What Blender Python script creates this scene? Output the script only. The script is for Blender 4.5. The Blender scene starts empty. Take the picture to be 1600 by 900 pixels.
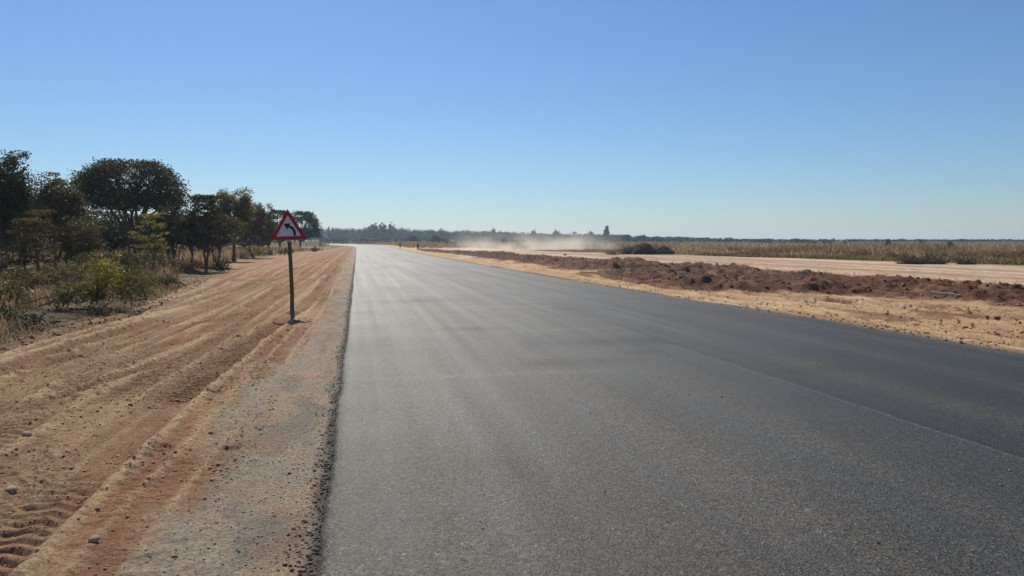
import bpy, math, random
import numpy as np
from mathutils import Vector, Matrix

scene = bpy.context.scene
col = scene.collection
R = math.radians
# ---------------------------------------------------------------- camera
cam_d = bpy.data.cameras.new("camera")
cam_d.sensor_width = 36.0
cam_d.lens = 26.0
cam_d.clip_start = 0.1
cam_d.clip_end = 20000
cam = bpy.data.objects.new("camera", cam_d)
cam.location = (0, 0, 1.6)
cam.rotation_euler = (R(90 - 3.56), 0, R(-11.92))
col.objects.link(cam)
scene.camera = cam
# ---------------------------------------------------------------- light
SUN_EL, SUN_AZ = 41.5, -5.5            # azimuth measured from +Y towards +X
world = bpy.data.worlds.new("World")
scene.world = world
world.use_nodes = True
wn = world.node_tree
sky = wn.nodes.new("ShaderNodeTexSky")
sky.sky_type = 'NISHITA'
sky.sun_disc = False
sky.sun_elevation = R(SUN_EL)
sky.sun_rotation = R(SUN_AZ)
sky.altitude = 1200
sky.air_density = 1.3
sky.dust_density = 0.5
sky.ozone_density = 10
wn.nodes["Background"].inputs[1].default_value = 0.09
wn.links.new(sky.outputs[0], wn.nodes["Background"].inputs[0])
sl = bpy.data.lights.new("sun", 'SUN')
sl.energy = 5.0
sl.angle = R(0.53)
sl.color = (1.0, 0.93, 0.80)
sun = bpy.data.objects.new("sun", sl)
sd = Vector((math.sin(R(SUN_AZ)) * math.cos(R(SUN_EL)), math.cos(R(SUN_AZ)) * math.cos(R(SUN_EL)), math.sin(R(SUN_EL))))
sun.rotation_euler = sd.to_track_quat('Z', 'Y').to_euler()
sun.location = (0, 0, 60)
col.objects.link(sun)
scene.view_settings.view_transform = 'Standard'
scene.view_settings.look = 'None'
scene.view_settings.exposure = 0.0
scene.view_settings.gamma = 1.0
scene.view_settings.use_curve_mapping = False
scene.cycles.max_bounces = 6
scene.cycles.volume_bounces = 1
scene.cycles.transparent_max_bounces = 8
scene.cycles.use_denoising = True

# ---------------------------------------------------------------- helpers
F, CAMH = 1156.0, 1.6
YAW, PITCH = R(11.92), R(3.56)
def ray(px, py):
    a, b = (px - 800) / F, -(py - 450) / F
    sy, cy, sp, cp = math.sin(YAW), math.cos(YAW), math.sin(PITCH), math.cos(PITCH)
    return (sy * cp + a * cy + b * sy * sp, cy * cp - a * sy + b * cy * sp, -sp + b * cp)
def at(px, D):
    """ground position at camera-axis distance D under photo column px"""
    L = (px - 800) / F * D
    return (L * math.cos(YAW) + D * math.sin(YAW), D * math.cos(YAW) - L * math.sin(YAW))
def gp(px, py, z=0.0):
    d = ray(px, py); t = (z - CAMH) / d[2]
    return (d[0] * t, d[1] * t)

def smooth(a, b, x):
    t = np.clip((x - a) / (b - a), 0, 1)
    return t * t * (3 - 2 * t)
def _hash(ix, iy, s):
    h = (ix.astype(np.int64) * 374761393 + iy.astype(np.int64) * 668265263 + s * 144269504) & 0xffffffff
    h = ((h ^ (h >> 13)) * 1274126177) & 0xffffffff
    h = h ^ (h >> 16)
    return (h & 0xffffff) / float(0xffffff)
def vn(x, y, s=0):
    x = np.asarray(x, float); y = np.asarray(y, float)
    ix, iy = np.floor(x), np.floor(y)
    fx, fy = x - ix, y - iy
    fx = fx * fx * (3 - 2 * fx); fy = fy * fy * (3 - 2 * fy)
    a, b = _hash(ix, iy, s), _hash(ix + 1, iy, s)
    c, d = _hash(ix, iy + 1, s), _hash(ix + 1, iy + 1, s)
    return (a + (b - a) * fx) * (1 - fy) + (c + (d - c) * fx) * fy
def fbm(x, y, s=0, o=4):
    v, a, t = 0, 1, 0
    for i in range(o):
        v = v + a * vn(x, y, s + i * 17); t += a
        x = x * 2.03 + 5.1; y = y * 2.03 + 1.7; a *= 0.5
    return v / t

def clods(x, y, k, s, dens=.5):
    """height of rounded lumps, one per cell of size 1/k"""
    X_, Y_ = x * k, y * k; ix, iy = np.floor(X_), np.floor(Y_); out = np.zeros_like(X_)
    for a in (-1, 0, 1):
        for b in (-1, 0, 1):
            cx, cy = ix + a, iy + b
            px, py = cx + _hash(cx, cy, s), cy + _hash(cx, cy, s + 1)
            q = _hash(cx, cy, s + 2); rad = np.where(q < dens, .25 + .45 * q / dens, 0.0) + 1e-6
            d2 = ((X_ - px) ** 2 + (Y_ - py) ** 2) / rad ** 2
            out = np.maximum(out, rad * np.sqrt(np.clip(1 - d2, 0, 1)))
    return out

def new_mesh(name, verts, faces, mat=None, smooth_shade=False, attrs=None, parent=None):
    """verts (n,3) array, faces (m,k) array of one polygon size"""
    verts = np.asarray(verts, np.float32); faces = np.asarray(faces, np.int32)
    me = bpy.data.meshes.new(name)
    me.vertices.add(len(verts)); me.vertices.foreach_set("co", verts.ravel())
    m, k = faces.shape
    me.loops.add(m * k); me.loops.foreach_set("vertex_index", faces.ravel())
    me.polygons.add(m)
    me.polygons.foreach_set("loop_start", np.arange(0, m * k, k, dtype=np.int32))
    me.polygons.foreach_set("loop_total", np.full(m, k, np.int32))
    if smooth_shade: me.polygons.foreach_set("use_smooth", np.ones(m, bool))
    me.update(calc_edges=True)
    for nme, arr in (attrs or {}).items():
        arr = np.asarray(arr, np.float32)
        if arr.ndim == 1:
            a = me.attributes.new(nme, 'FLOAT', 'POINT'); a.data.foreach_set("value", arr)
        else:
            a = me.attributes.new(nme, 'FLOAT_COLOR', 'POINT')
            c = np.ones((len(arr), 4), np.float32); c[:, :3] = arr
            a.data.foreach_set("color", c.ravel())
    if mat: me.materials.append(mat)
    o = bpy.data.objects.new(name, me); col.objects.link(o)
    if parent: o.parent = parent
    return o
def tag(o, label=None, cat=None, group=None, kind=None):
    if label: o["label"] = label
    if cat: o["category"] = cat
    if group: o["group"] = group
    if kind: o["kind"] = kind
    return o
def empty(name, loc, rz=0.0):
    o = bpy.data.objects.new(name, None); col.objects.link(o)
    o.location = loc; o.rotation_euler = (0, 0, rz); o.empty_display_size = 0.3
    return o

class MB:
    """collects n-gon geometry for one mesh object"""
    def __init__(s): s.v, s.f = [], []
    def add(s, vs, fs):
        b = len(s.v); s.v += [tuple(v) for v in vs]; s.f += [tuple(i + b for i in f) for f in fs]
    def box(s, c, d, M=None):
        x, y, z = (k / 2 for k in d)
        vs = [Vector((i * x, j * y, k * z)) for k in (-1, 1) for j in (-1, 1) for i in (-1, 1)]
        if M: vs = [M @ v for v in vs]
        s.add([v + Vector(c) for v in vs], [(0, 2, 3, 1), (4, 5, 7, 6), (0, 1, 5, 4), (1, 3, 7, 5), (3, 2, 6, 7), (2, 0, 4, 6)])
    def prism(s, pts, y0, y1):
        """polygon in x,z extruded from y0 (front) to y1"""
        n = len(pts)
        s.add([(p[0], y0, p[1]) for p in pts] + [(p[0], y1, p[1]) for p in pts],
              [tuple(range(n)), tuple(range(2 * n - 1, n - 1, -1))] + [(i, i + n, (i + 1) % n + n, (i + 1) % n) for i in range(n)])
    def build(s, name, mat, parent=None, sm=False):
        me = bpy.data.meshes.new(name); me.from_pydata(s.v, [], s.f); me.update()
        if sm:
            for p in me.polygons: p.use_smooth = True
        me.materials.append(mat)
        o = bpy.data.objects.new(name, me); col.objects.link(o)
        if parent: o.parent = parent
        return o

def tubes(lines, sides=6, phase=0.0):
    """lines: list of (points (n,3), radii (n,)) -> verts, quad faces"""
    V, Fc, b = [], [], 0
    ang = np.linspace(0, 2 * math.pi, sides, endpoint=False) + phase
    for pts, rad in lines:
        pts = np.asarray(pts, float); n = len(pts)
        t = np.gradient(pts, axis=0); t /= np.linalg.norm(t, axis=1)[:, None] + 1e-9
        ref = np.where(np.abs(t[:, 2:3]) > 0.9, np.array([[1., 0, 0]]), np.array([[0, 0, 1.]]))
        u = np.cross(t, ref); u /= np.linalg.norm(u, axis=1)[:, None] + 1e-9
        w = np.cross(t, u)
        ring = pts[:, None, :] + (np.cos(ang)[None, :, None] * u[:, None, :] + np.sin(ang)[None, :, None] * w[:, None, :]) * np.asarray(rad)[:, None, None]
        V.append(ring.reshape(-1, 3))
        i = np.arange(n - 1)[:, None] * sides; j = np.arange(sides)[None, :]
        Fc.append(np.stack([i + j, i + (j + 1) % sides, i + sides + (j + 1) % sides, i + sides + j], -1).reshape(-1, 4) + b)
        b += n * sides
    return np.concatenate(V), np.concatenate(Fc)

# ---------------------------------------------------------------- materials
def nodes(name):
    m = bpy.data.materials.new(name); m.use_nodes = True
    nt = m.node_tree; return m, nt, nt.nodes["Principled BSDF"]
def N(nt, typ, **kw):
    n = nt.nodes.new(typ)
    for k, v in kw.items():
        if k in n.inputs.keys() if isinstance(k, str) else False: n.inputs[k].default_value = v
        else: setattr(n, k, v)
    return n
def noise(nt, vec, scale, detail=4, rough=0.6):
    n = nt.nodes.new("ShaderNodeTexNoise"); n.inputs["Scale"].default_value = scale
    n.inputs["Detail"].default_value = detail; n.inputs["Roughness"].default_value = rough
    nt.links.new(vec, n.inputs["Vector"]); return n.outputs["Fac"]
def maprange(nt, v, a, b, c, d):
    n = nt.nodes.new("ShaderNodeMapRange")
    for i, k in zip((1, 2, 3, 4), (a, b, c, d)): n.inputs[i].default_value = k
    nt.links.new(v, n.inputs[0]); return n.outputs[0]
def math_n(nt, op, a, b):
    n = nt.nodes.new("ShaderNodeMath"); n.operation = op
    for i, k in enumerate((a, b)):
        if isinstance(k, (int, float)): n.inputs[i].default_value = k
        else: nt.links.new(k, n.inputs[i])
    return n.outputs[0]
def scale_col(nt, c, f):
    n = nt.nodes.new("ShaderNodeVectorMath"); n.operation = 'SCALE'
    nt.links.new(c, n.inputs[0])
    if isinstance(f, (int, float)): n.inputs["Scale"].default_value = f
    else: nt.links.new(f, n.inputs["Scale"])
    return n.outputs[0]
def mixc(nt, f, a, b):
    n = nt.nodes.new("ShaderNodeMix"); n.data_type = 'RGBA'
    for i, k in ((0, f), (6, a), (7, b)):
        if isinstance(k, (int, float)): n.inputs[i].default_value = k
        elif isinstance(k, tuple): n.inputs[i].default_value = (*k, 1)
        else: nt.links.new(k, n.inputs[i])
    return n.outputs[2]
def coords(nt, sx=1, sy=1, sz=1):
    tc = nt.nodes.new("ShaderNodeTexCoord"); mp = nt.nodes.new("ShaderNodeMapping")
    mp.inputs["Scale"].default_value = (sx, sy, sz)
    nt.links.new(tc.outputs["Object"], mp.inputs["Vector"]); return mp.outputs[0]
def bump(nt, h, strength, dist, prev=None):
    b = nt.nodes.new("ShaderNodeBump"); b.inputs["Strength"].default_value = strength; b.inputs["Distance"].default_value = dist
    nt.links.new(h, b.inputs["Height"])
    if prev is not None: nt.links.new(prev, b.inputs["Normal"])
    return b.outputs[0]

def mat_ground():
    m, nt, p = nodes("dirt")
    a = nt.nodes.new("ShaderNodeAttribute"); a.attribute_name = "Col"
    v = coords(nt)
    n1 = noise(nt, v, 38, 6, 0.7); n2 = noise(nt, v, 6, 5, 0.6); n3 = noise(nt, v, 160, 3, 0.6)
    f = math_n(nt, 'MULTIPLY', maprange(nt, n1, 0.28, 0.72, 0.50, 1.42), maprange(nt, n2, 0.3, 0.7, 0.80, 1.18))  # soil tone also darkens the bump's pits: their shade is put into the colour
    f = math_n(nt, 'MULTIPLY', f, maprange(nt, n3, 0.3, 0.7, 0.78, 1.2))
    nt.links.new(scale_col(nt, a.outputs["Color"], f), p.inputs["Base Color"])
    vo = nt.nodes.new('ShaderNodeTexVoronoi'); vo.inputs['Scale'].default_value = 42; nt.links.new(v, vo.inputs['Vector'])
    vh = math_n(nt, 'MULTIPLY', maprange(nt, vo.outputs['Distance'], 0, .55, 1, 0), maprange(nt, n2, .42, .62, .1, 1))
    b0 = bump(nt, vh, 1.0, 0.022)
    b1 = bump(nt, n1, 1.0, 0.035, b0); b2 = bump(nt, n3, 0.9, 0.009, b1)
    nt.links.new(b2, p.inputs["Normal"])
    p.inputs["Roughness"].default_value = 0.95; p.inputs["Specular IOR Level"].default_value = 0.15
    return m
def mat_asphalt():
    m, nt, p = nodes("asphalt")
    v = coords(nt); vs = coords(nt, 3.2, 0.045, 1); vt = coords(nt, 0.12, 1.3, 1)
    grain = noise(nt, v, 95, 3, 0.75)
    vor = nt.nodes.new("ShaderNodeTexVoronoi"); vor.inputs["Scale"].default_value = 75; nt.links.new(v, vor.inputs["Vector"])
    coarse = noise(nt, v, 0.55, 5, 0.55)
    streak = noise(nt, vs, 1.0, 7, 0.62); trans = noise(nt, vt, 1.0, 4, 0.55)
    a = nt.nodes.new("ShaderNodeAttribute"); a.attribute_name = "Col"
    f = maprange(nt, grain, 0.3, 0.7, 0.35, 1.75)
    sp = nt.nodes.new("ShaderNodeSeparateColor"); nt.links.new(vor.outputs["Color"], sp.inputs[0])
    f = math_n(nt, 'MULTIPLY', f, maprange(nt, sp.outputs[0], 0, 1, 0.4, 1.8))
    f = math_n(nt, 'MULTIPLY', f, maprange(nt, sp.outputs[1], .94, .97, 1, 2.1))
    f = math_n(nt, 'MULTIPLY', f, maprange(nt, sp.outputs[2], .84, .9, 1, .3))
    f = math_n(nt, 'MULTIPLY', f, maprange(nt, coarse, 0.3, 0.7, 0.84, 1.16))
    f = math_n(nt, 'MULTIPLY', f, maprange(nt, streak, 0.3, 0.7, 0.72, 1.28))
    f = math_n(nt, 'MULTIPLY', f, maprange(nt, trans, 0.35, 0.65, 0.90, 1.10))
    f = math_n(nt, 'MULTIPLY', f, maprange(nt, noise(nt, v, 17, 4, .7), 0.3, 0.7, 0.75, 1.28))
    nt.links.new(scale_col(nt, a.outputs["Color"], f), p.inputs["Base Color"])
    r = math_n(nt, 'ADD', maprange(nt, streak, 0.3, 0.7, -0.09, 0.09), maprange(nt, coarse, 0.3, 0.7, 0.52, 0.60))
    r = math_n(nt, 'ADD', r, maprange(nt, trans, 0.35, 0.65, -0.02, 0.02))
    ta = nt.nodes.new("ShaderNodeAttribute"); ta.attribute_name = "trk"
    r = math_n(nt, 'SUBTRACT', r, math_n(nt, 'MULTIPLY', ta.outputs["Fac"], .06))
    nt.links.new(r, p.inputs["Roughness"])
    b1 = bump(nt, vor.outputs["Distance"], 0.6, 0.007); b2 = bump(nt, grain, 0.7, 0.008, b1)
    nt.links.new(b2, p.inputs["Normal"])
    p.inputs["Specular IOR Level"].default_value = 0.22
    return m
def mat_leaf(name, dark, light, trans=0.25, rough=0.55):
    m, nt, p = nodes(name)
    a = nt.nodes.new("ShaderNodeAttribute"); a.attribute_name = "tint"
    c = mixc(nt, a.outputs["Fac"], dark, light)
    nt.links.new(c, p.inputs["Base Color"]); p.inputs["Roughness"].default_value = rough
    p.inputs["Specular IOR Level"].default_value = 0.12
    if trans > 0:
        t = nt.nodes.new("ShaderNodeBsdfTranslucent"); nt.links.new(c, t.inputs[0])
        mx = nt.nodes.new("ShaderNodeMixShader"); mx.inputs[0].default_value = trans
        nt.links.new(p.outputs[0], mx.inputs[1]); nt.links.new(t.outputs[0], mx.inputs[2])
        nt.links.new(mx.outputs[0], nt.nodes["Material Output"].inputs[0])
    return m
def mat_plain(name, c, rough=0.8, var=0.25, scale=20, bumpd=0.0, spec=0.3):
    m, nt, p = nodes(name)
    v = coords(nt); n1 = noise(nt, v, scale, 4, 0.6)
    rgb = nt.nodes.new("ShaderNodeRGB"); rgb.outputs[0].default_value = (*c, 1)
    nt.links.new(scale_col(nt, rgb.outputs[0], maprange(nt, n1, 0.3, 0.7, 1 - var, 1 + var)), p.inputs["Base Color"])
    p.inputs["Roughness"].default_value = rough; p.inputs["Specular IOR Level"].default_value = spec
    if bumpd: nt.links.new(bump(nt, n1, 0.7, bumpd), p.inputs["Normal"])
    return m
def mat_tinted(name, a_, b_, rough=0.9):
    return mat_leaf(name, a_, b_, 0.0, rough)

M_GROUND, M_ROAD = mat_ground(), mat_asphalt()
M_BARK = mat_plain("bark", (0.10, 0.075, 0.055), 0.9, 0.4, 30, 0.01)
LEAF = {
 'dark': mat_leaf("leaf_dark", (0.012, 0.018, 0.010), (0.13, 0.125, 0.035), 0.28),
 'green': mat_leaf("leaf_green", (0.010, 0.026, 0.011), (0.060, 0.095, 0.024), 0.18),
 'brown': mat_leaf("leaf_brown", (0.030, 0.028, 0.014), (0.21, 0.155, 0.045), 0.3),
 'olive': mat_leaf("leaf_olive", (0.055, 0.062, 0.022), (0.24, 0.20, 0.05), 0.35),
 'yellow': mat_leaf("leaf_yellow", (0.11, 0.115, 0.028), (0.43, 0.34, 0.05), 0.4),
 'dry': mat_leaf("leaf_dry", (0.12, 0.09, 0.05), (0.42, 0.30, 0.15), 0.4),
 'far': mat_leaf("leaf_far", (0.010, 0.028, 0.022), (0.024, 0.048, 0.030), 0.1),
}
M_GRASS = mat_leaf("dry_grass", (0.16, 0.105, 0.06), (0.56, 0.40, 0.22), 0.5, 0.8)
M_GRASSG = mat_leaf("green_grass", (0.10, 0.09, 0.04), (0.34, 0.26, 0.12), 0.3, 0.8)
M_STONE = mat_plain("stone", (0.34, 0.25, 0.17), 0.95, 0.45, 25, 0.01)
M_CLOD = mat_tinted("clod", (0.13, 0.065, 0.04), (0.50, 0.33, 0.19))
M_GRIT = mat_tinted("grit", (0.04, 0.038, 0.036), (0.42, 0.36, 0.29))

M_LITTER = mat_tinted("litter", (0.05, 0.035, 0.027), (0.30, 0.20, 0.13))
# ---------------------------------------------------------------- terrain functions
def elev(y):
    y = np.asarray(y, float)
    e = 0.0035 * np.clip(y - 220, 0, None)
    return 1.3 * (1 - np.exp(-e / 1.3)) * 1.05
LY = [(-40, -.23), (3.5, -.22), (8.8, -.19), (13.4, -.17), (21.9, -.15), (44.7, -.1), (61, -.05), (108, 0), (160, .1), (230, .1), (272, -1.9), (321, -9.5), (389, -22), (500, -45), (1000, -175)]
RY = [(-40, 9.4), (3.5, 9.4), (8.8, 9.38), (13.4, 9.4), (21.9, 8.95), (44.7, 8.65), (61, 8.65), (108, 8.95), (160, 9.5), (230, 10.3), (272, 10.9), (321, 9.9), (389, 0.5), (500, -22), (1000, -150)]
def _interp(y, P):
    ys = np.array([p[0] for p in P]); xs = np.array([p[1] for p in P])
    y = np.asarray(y, float)
    w = np.clip(np.abs(y) * 0.05, 0.3, 14)
    return (np.interp(y - w, ys, xs) + np.interp(y, ys, xs) * 2 + np.interp(y + w, ys, xs)) / 4
def left_edge(y): return _interp(y, LY)
def right_edge(y): return _interp(y, RY)
def scrub_edge(y):
    return np.interp(y, [0, 12, 17, 22, 38, 60, 88, 120, 160, 230, 260], [-5.9, -5.25, -4.9, -5.2, -6.9, -9.5, -9.2, -8.4, -5.5, -4.5, -3.5])
def berm_lo(y): return np.interp(y, [0, 14, 20, 23, 30, 40, 48, 76, 110, 160, 220], [18.5, 16.8, 14.6, 11.2, 10.3, 11.5, 12.4, 12.8, 13, 14, 17])
def berm_hi(y): return np.interp(y, [0, 14, 20, 30, 50, 66, 100, 220], [22, 22, 22, 21.8, 21, 19.6, 19, 18.5])

RUTS = [
 ([(0, -5.0), (2, -4.6), (6, -3.55), (10, -2.55), (16, -1.7), (24, -1.3), (200, -1.3)], .13, .022, .016, .12, .024),
 ([(0, -6.8), (4, -5.6), (8, -4.7), (13, -3.3), (20, -2.3), (40, -1.5), (200, -1.5)], .15, .026, .018, .14, .026),
 ([(0, -2.05), (4, -2.1), (8, -2.02), (13, -1.98), (30, -1.7), (60, -1.7), (200, -1.6)], .10, .018, .014, .10, .018),
 ([(0, -3.15), (5, -3.2), (9, -3.45), (15, -3.0), (22, -3.0), (200, -3.4)], .10, .018, .014, .11, .018),
 ([(0, -4.0), (6, -3.9), (12, -3.8), (20, -3.5), (60, -4.0), (200, -4.5)], .12, .02, .016, .12, .018),
 ([(0, -5.5), (12, -5.3), (20, -4.3), (40, -3.6), (80, -2.6), (200, -2.6)], .17, .03, .022, .15, .022),
 ([(0, 10.1), (10, 10.3), (18, 10.0), (30, 9.9), (200, 10)], .14, .05, .05, .2, .03),
 ([(0, 12.0), (9, 12.1), (16, 11.9), (22, 10.4), (60, 11)], .18, .08, .07, .25, .03),
 ([(0, 14.0), (10, 14.4), (14, 14.0), (22, 12.9)], .18, .08, .08, .25, .03),
 ([(0, 15.4), (10, 15.2), (14, 14.9), (20, 12.0)], .22, .08, .08, .3, .03),  # x points along y, half width, depth, ridge, tread period, tread depth
 ([(0, -1.86), (4, -1.84), (8, -1.79), (12.6, -1.74), (18.7, -1.30), (30, -1.15), (60, -1.1), (200, -1)], .17, .040, .026, .13, .045),
 ([(0, -1.32), (5, -1.28), (10, -1.13), (16, -1.0), (60, -.8), (200, -.8)], .10, .018, .022, 0, 0),
 ([(0, -2.35), (5, -2.30), (8, -2.38), (13, -2.25), (30, -2.3), (200, -2.2)], .19, .018, .012, .12, .032),
 ([(0, -2.75), (7, -2.90), (10, -3.2), (14, -2.6), (22, -2.6), (200, -3)], .19, .034, .022, .14, .042),
 ([(0, -3.6), (8, -3.6), (14, -3.5), (30, -3.3), (200, -4)], .18, .03, .02, .2, .007),
 ([(0, -4.6), (10, -4.35), (15, -3.95), (22, -3.7), (50, -4.6), (200, -5)], .2, .040, .024, .15, .024),
 ([(0, -5.0), (12, -5.0), (18, -4.6), (40, -5.6), (80, -7), (200, -6)], .2, .03, .025, 0, 0),
 ([(0, 10.9), (12, 11.1), (20, 10.6), (60, 10.2), (200, 10.4)], .2, .03, .03, .2, .01),
 ([(0, 12.9), (12, 13.1), (20, 12.6), (26, 11.2)], .22, .07, .07, 0, 0),
 ([(14, 13.8), (15, 14.4), (19, 13.2), (22, 12.4)], .34, .07, .06, .32, .06),
 ([(0, 27), (60, 27), (200, 28)], .5, .05, .03, 0, 0),
 ([(0, 31), (60, 30), (200, 31)], .6, .06, .04, 0, 0),
]
def rut_fields(x, y):
    dz = np.zeros_like(x); ridge = np.zeros_like(x); inside = np.zeros_like(x)
    for pts, w, dep, rg, per, td in RUTS:
        ys = [p[0] for p in pts]; xs = [p[1] for p in pts]
        xc = np.interp(y, ys, xs) + (vn(y * 0.25, np.full_like(y, xs[0]), 7) - .5) * 0.16
        d = x - xc
        fade = smooth(0.22, 0.5, vn(y * 0.16, np.full_like(y, xs[0] * 3), 23)) * .4 + .6
        if len(pts) == 4 and xs[0] > 12: fade = fade * smooth(ys[0] - 1, ys[0] + .5, y) * (1 - smooth(ys[-1] - 1, ys[-1] + 1, y))
        q = np.exp(-(d / w) ** 6)
        r = np.exp(-((np.abs(d) - 1.35 * w) / (0.32 * w)) ** 2)
        rough = .7 + .6 * vn(x * 24, y * 24, 31)
        dz += fade * (-dep * q + rg * r * rough)
        ridge = np.maximum(ridge, r * fade * rough); inside = np.maximum(inside, q * fade)
        if per:
            dz -= fade * q * td * np.maximum(0, np.sin(2 * np.pi * (y + np.abs(d) * 0.7) / per)) * smooth(.12, .4, vn(y * .8, x * 0 + xs[0], 5))
    return dz, ridge, inside
def berm_mask(x, y):
    j = (fbm(x * .35, y * .2, 3, 4) - .5) * 4.5
    lo, hi = berm_lo(y) + j * .55 - .3, berm_hi(y) + j * .7 + .6
    hol = 1 - .9 * smooth(.56, .70, fbm(x * .28, y * .16, 13, 4)) * smooth(.5, 3, hi - x)
    return hol * smooth(lo - .4, lo + 1.8, x) * (1 - smooth(hi - 1.8, hi + .3, x)) * smooth(-4, 1, y) * (1 - smooth(170, 240, y))
def height(x, y, detail=True):
    x = np.asarray(x, float); y = np.asarray(y, float)
    z = elev(y) - 0.05
    le, re_ = left_edge(y), right_edge(y)
    near = 1 - smooth(230, 330, y)
    # verges fall away a little from the pavement
    z = z + 0.055 * smooth(.4, 2.0, le - x) * near
    z = z + near * (0.16 * smooth(0, 2.5, scrub_edge(y) - x) + 0.25 * smooth(2, 20, scrub_edge(y) - x))
    z = z - 0.30 * smooth(1.0, 4.0, x - re_) * smooth(90, 150, y) * (1 - smooth(260, 330, y))
    # red spoil windrow along the right side
    bm = berm_mask(x, y)
    lump = fbm(x * .55, y * .45, 11, 4)
    z = z + bm * (0.05 + 0.30 * smooth(.38, .75, lump)) * near
    z = z + bm * near * .12 * smooth(.58, .74, fbm(x * .33, y * .24, 44, 3)) * smooth(17, 24, y)
    z = z + bm * (0.22 * (fbm(x * 2.2, y * 2.0, 41, 4) - .4) + .10 * np.abs(fbm(x * 6, y * 6, 43, 3) - .5)) * near
    # gentle undulation everywhere off the road
    off = smooth(0, 1.5, le - x) + smooth(0, 1.5, x - re_)
    z = z + off * (0.10 * (fbm(x * .3, y * .14, 2, 3) - .5)) * near
    # far field swells
    z = z + 0.5 * (fbm(x * .012, y * .012, 6, 2) - .5) * smooth(60, 200, x) + .4 * smooth(60, 500, x) * (1 - smooth(0, 500, y)) 
    if detail:
        dz, ridge, ins = rut_fields(x, y)
        soft = (1 - smooth(-.3, .6, scrub_edge(y) - x)) * smooth(.6, 1.1, le - x) + smooth(.7, 1.1, x - re_) * (1 - bm) 
        z = z + dz * soft * near
        o1 = off.clip(0, 1) * near
        z = z + o1 * (.034 * (1 - .6 * ins) * (fbm(x * 13, y * 17, 9, 4) - .5) + 0.012 * (fbm(x * 3.2, y * 2.2, 10, 3) - .5) + 0.03 * (fbm(x * 1.7, y * .5, 19, 3) - .5))
        rough = smooth(.40, .62, fbm(x * 1.3, y * .45, 21, 3)); nr = 1 - smooth(14, 26, y)
        z = z + o1 * (.25 + .75 * rough) * nr * (clods(x, y, 14, 51, .55) * .036) * (1 - .6 * ins)
        z = z + o1 * (.15 + rough + 1.5 * bm) * (clods(x, y, 5.5, 55, .24) * .05) * (1 - .8 * ins)
        z = z + o1 * bm * clods(x, y, 2.6, 58, .4) * .16
    # shoulder strip level with the underside of the pavement
    inside = (x > le + .08) & (x < re_ - .10)
    k = np.where(inside, 1.0, 0.0)
    drop = 0.10 + 0.15 * smooth(80, 300, y)
    z = np.where(inside, elev(y) - drop, z)
    # far ground must stay below the pavement beside the bend
    z = np.where((y > 230) & (x > le - 6) & (x < re_ + 6), np.minimum(z, elev(y) - .12), z)
    return z

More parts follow.
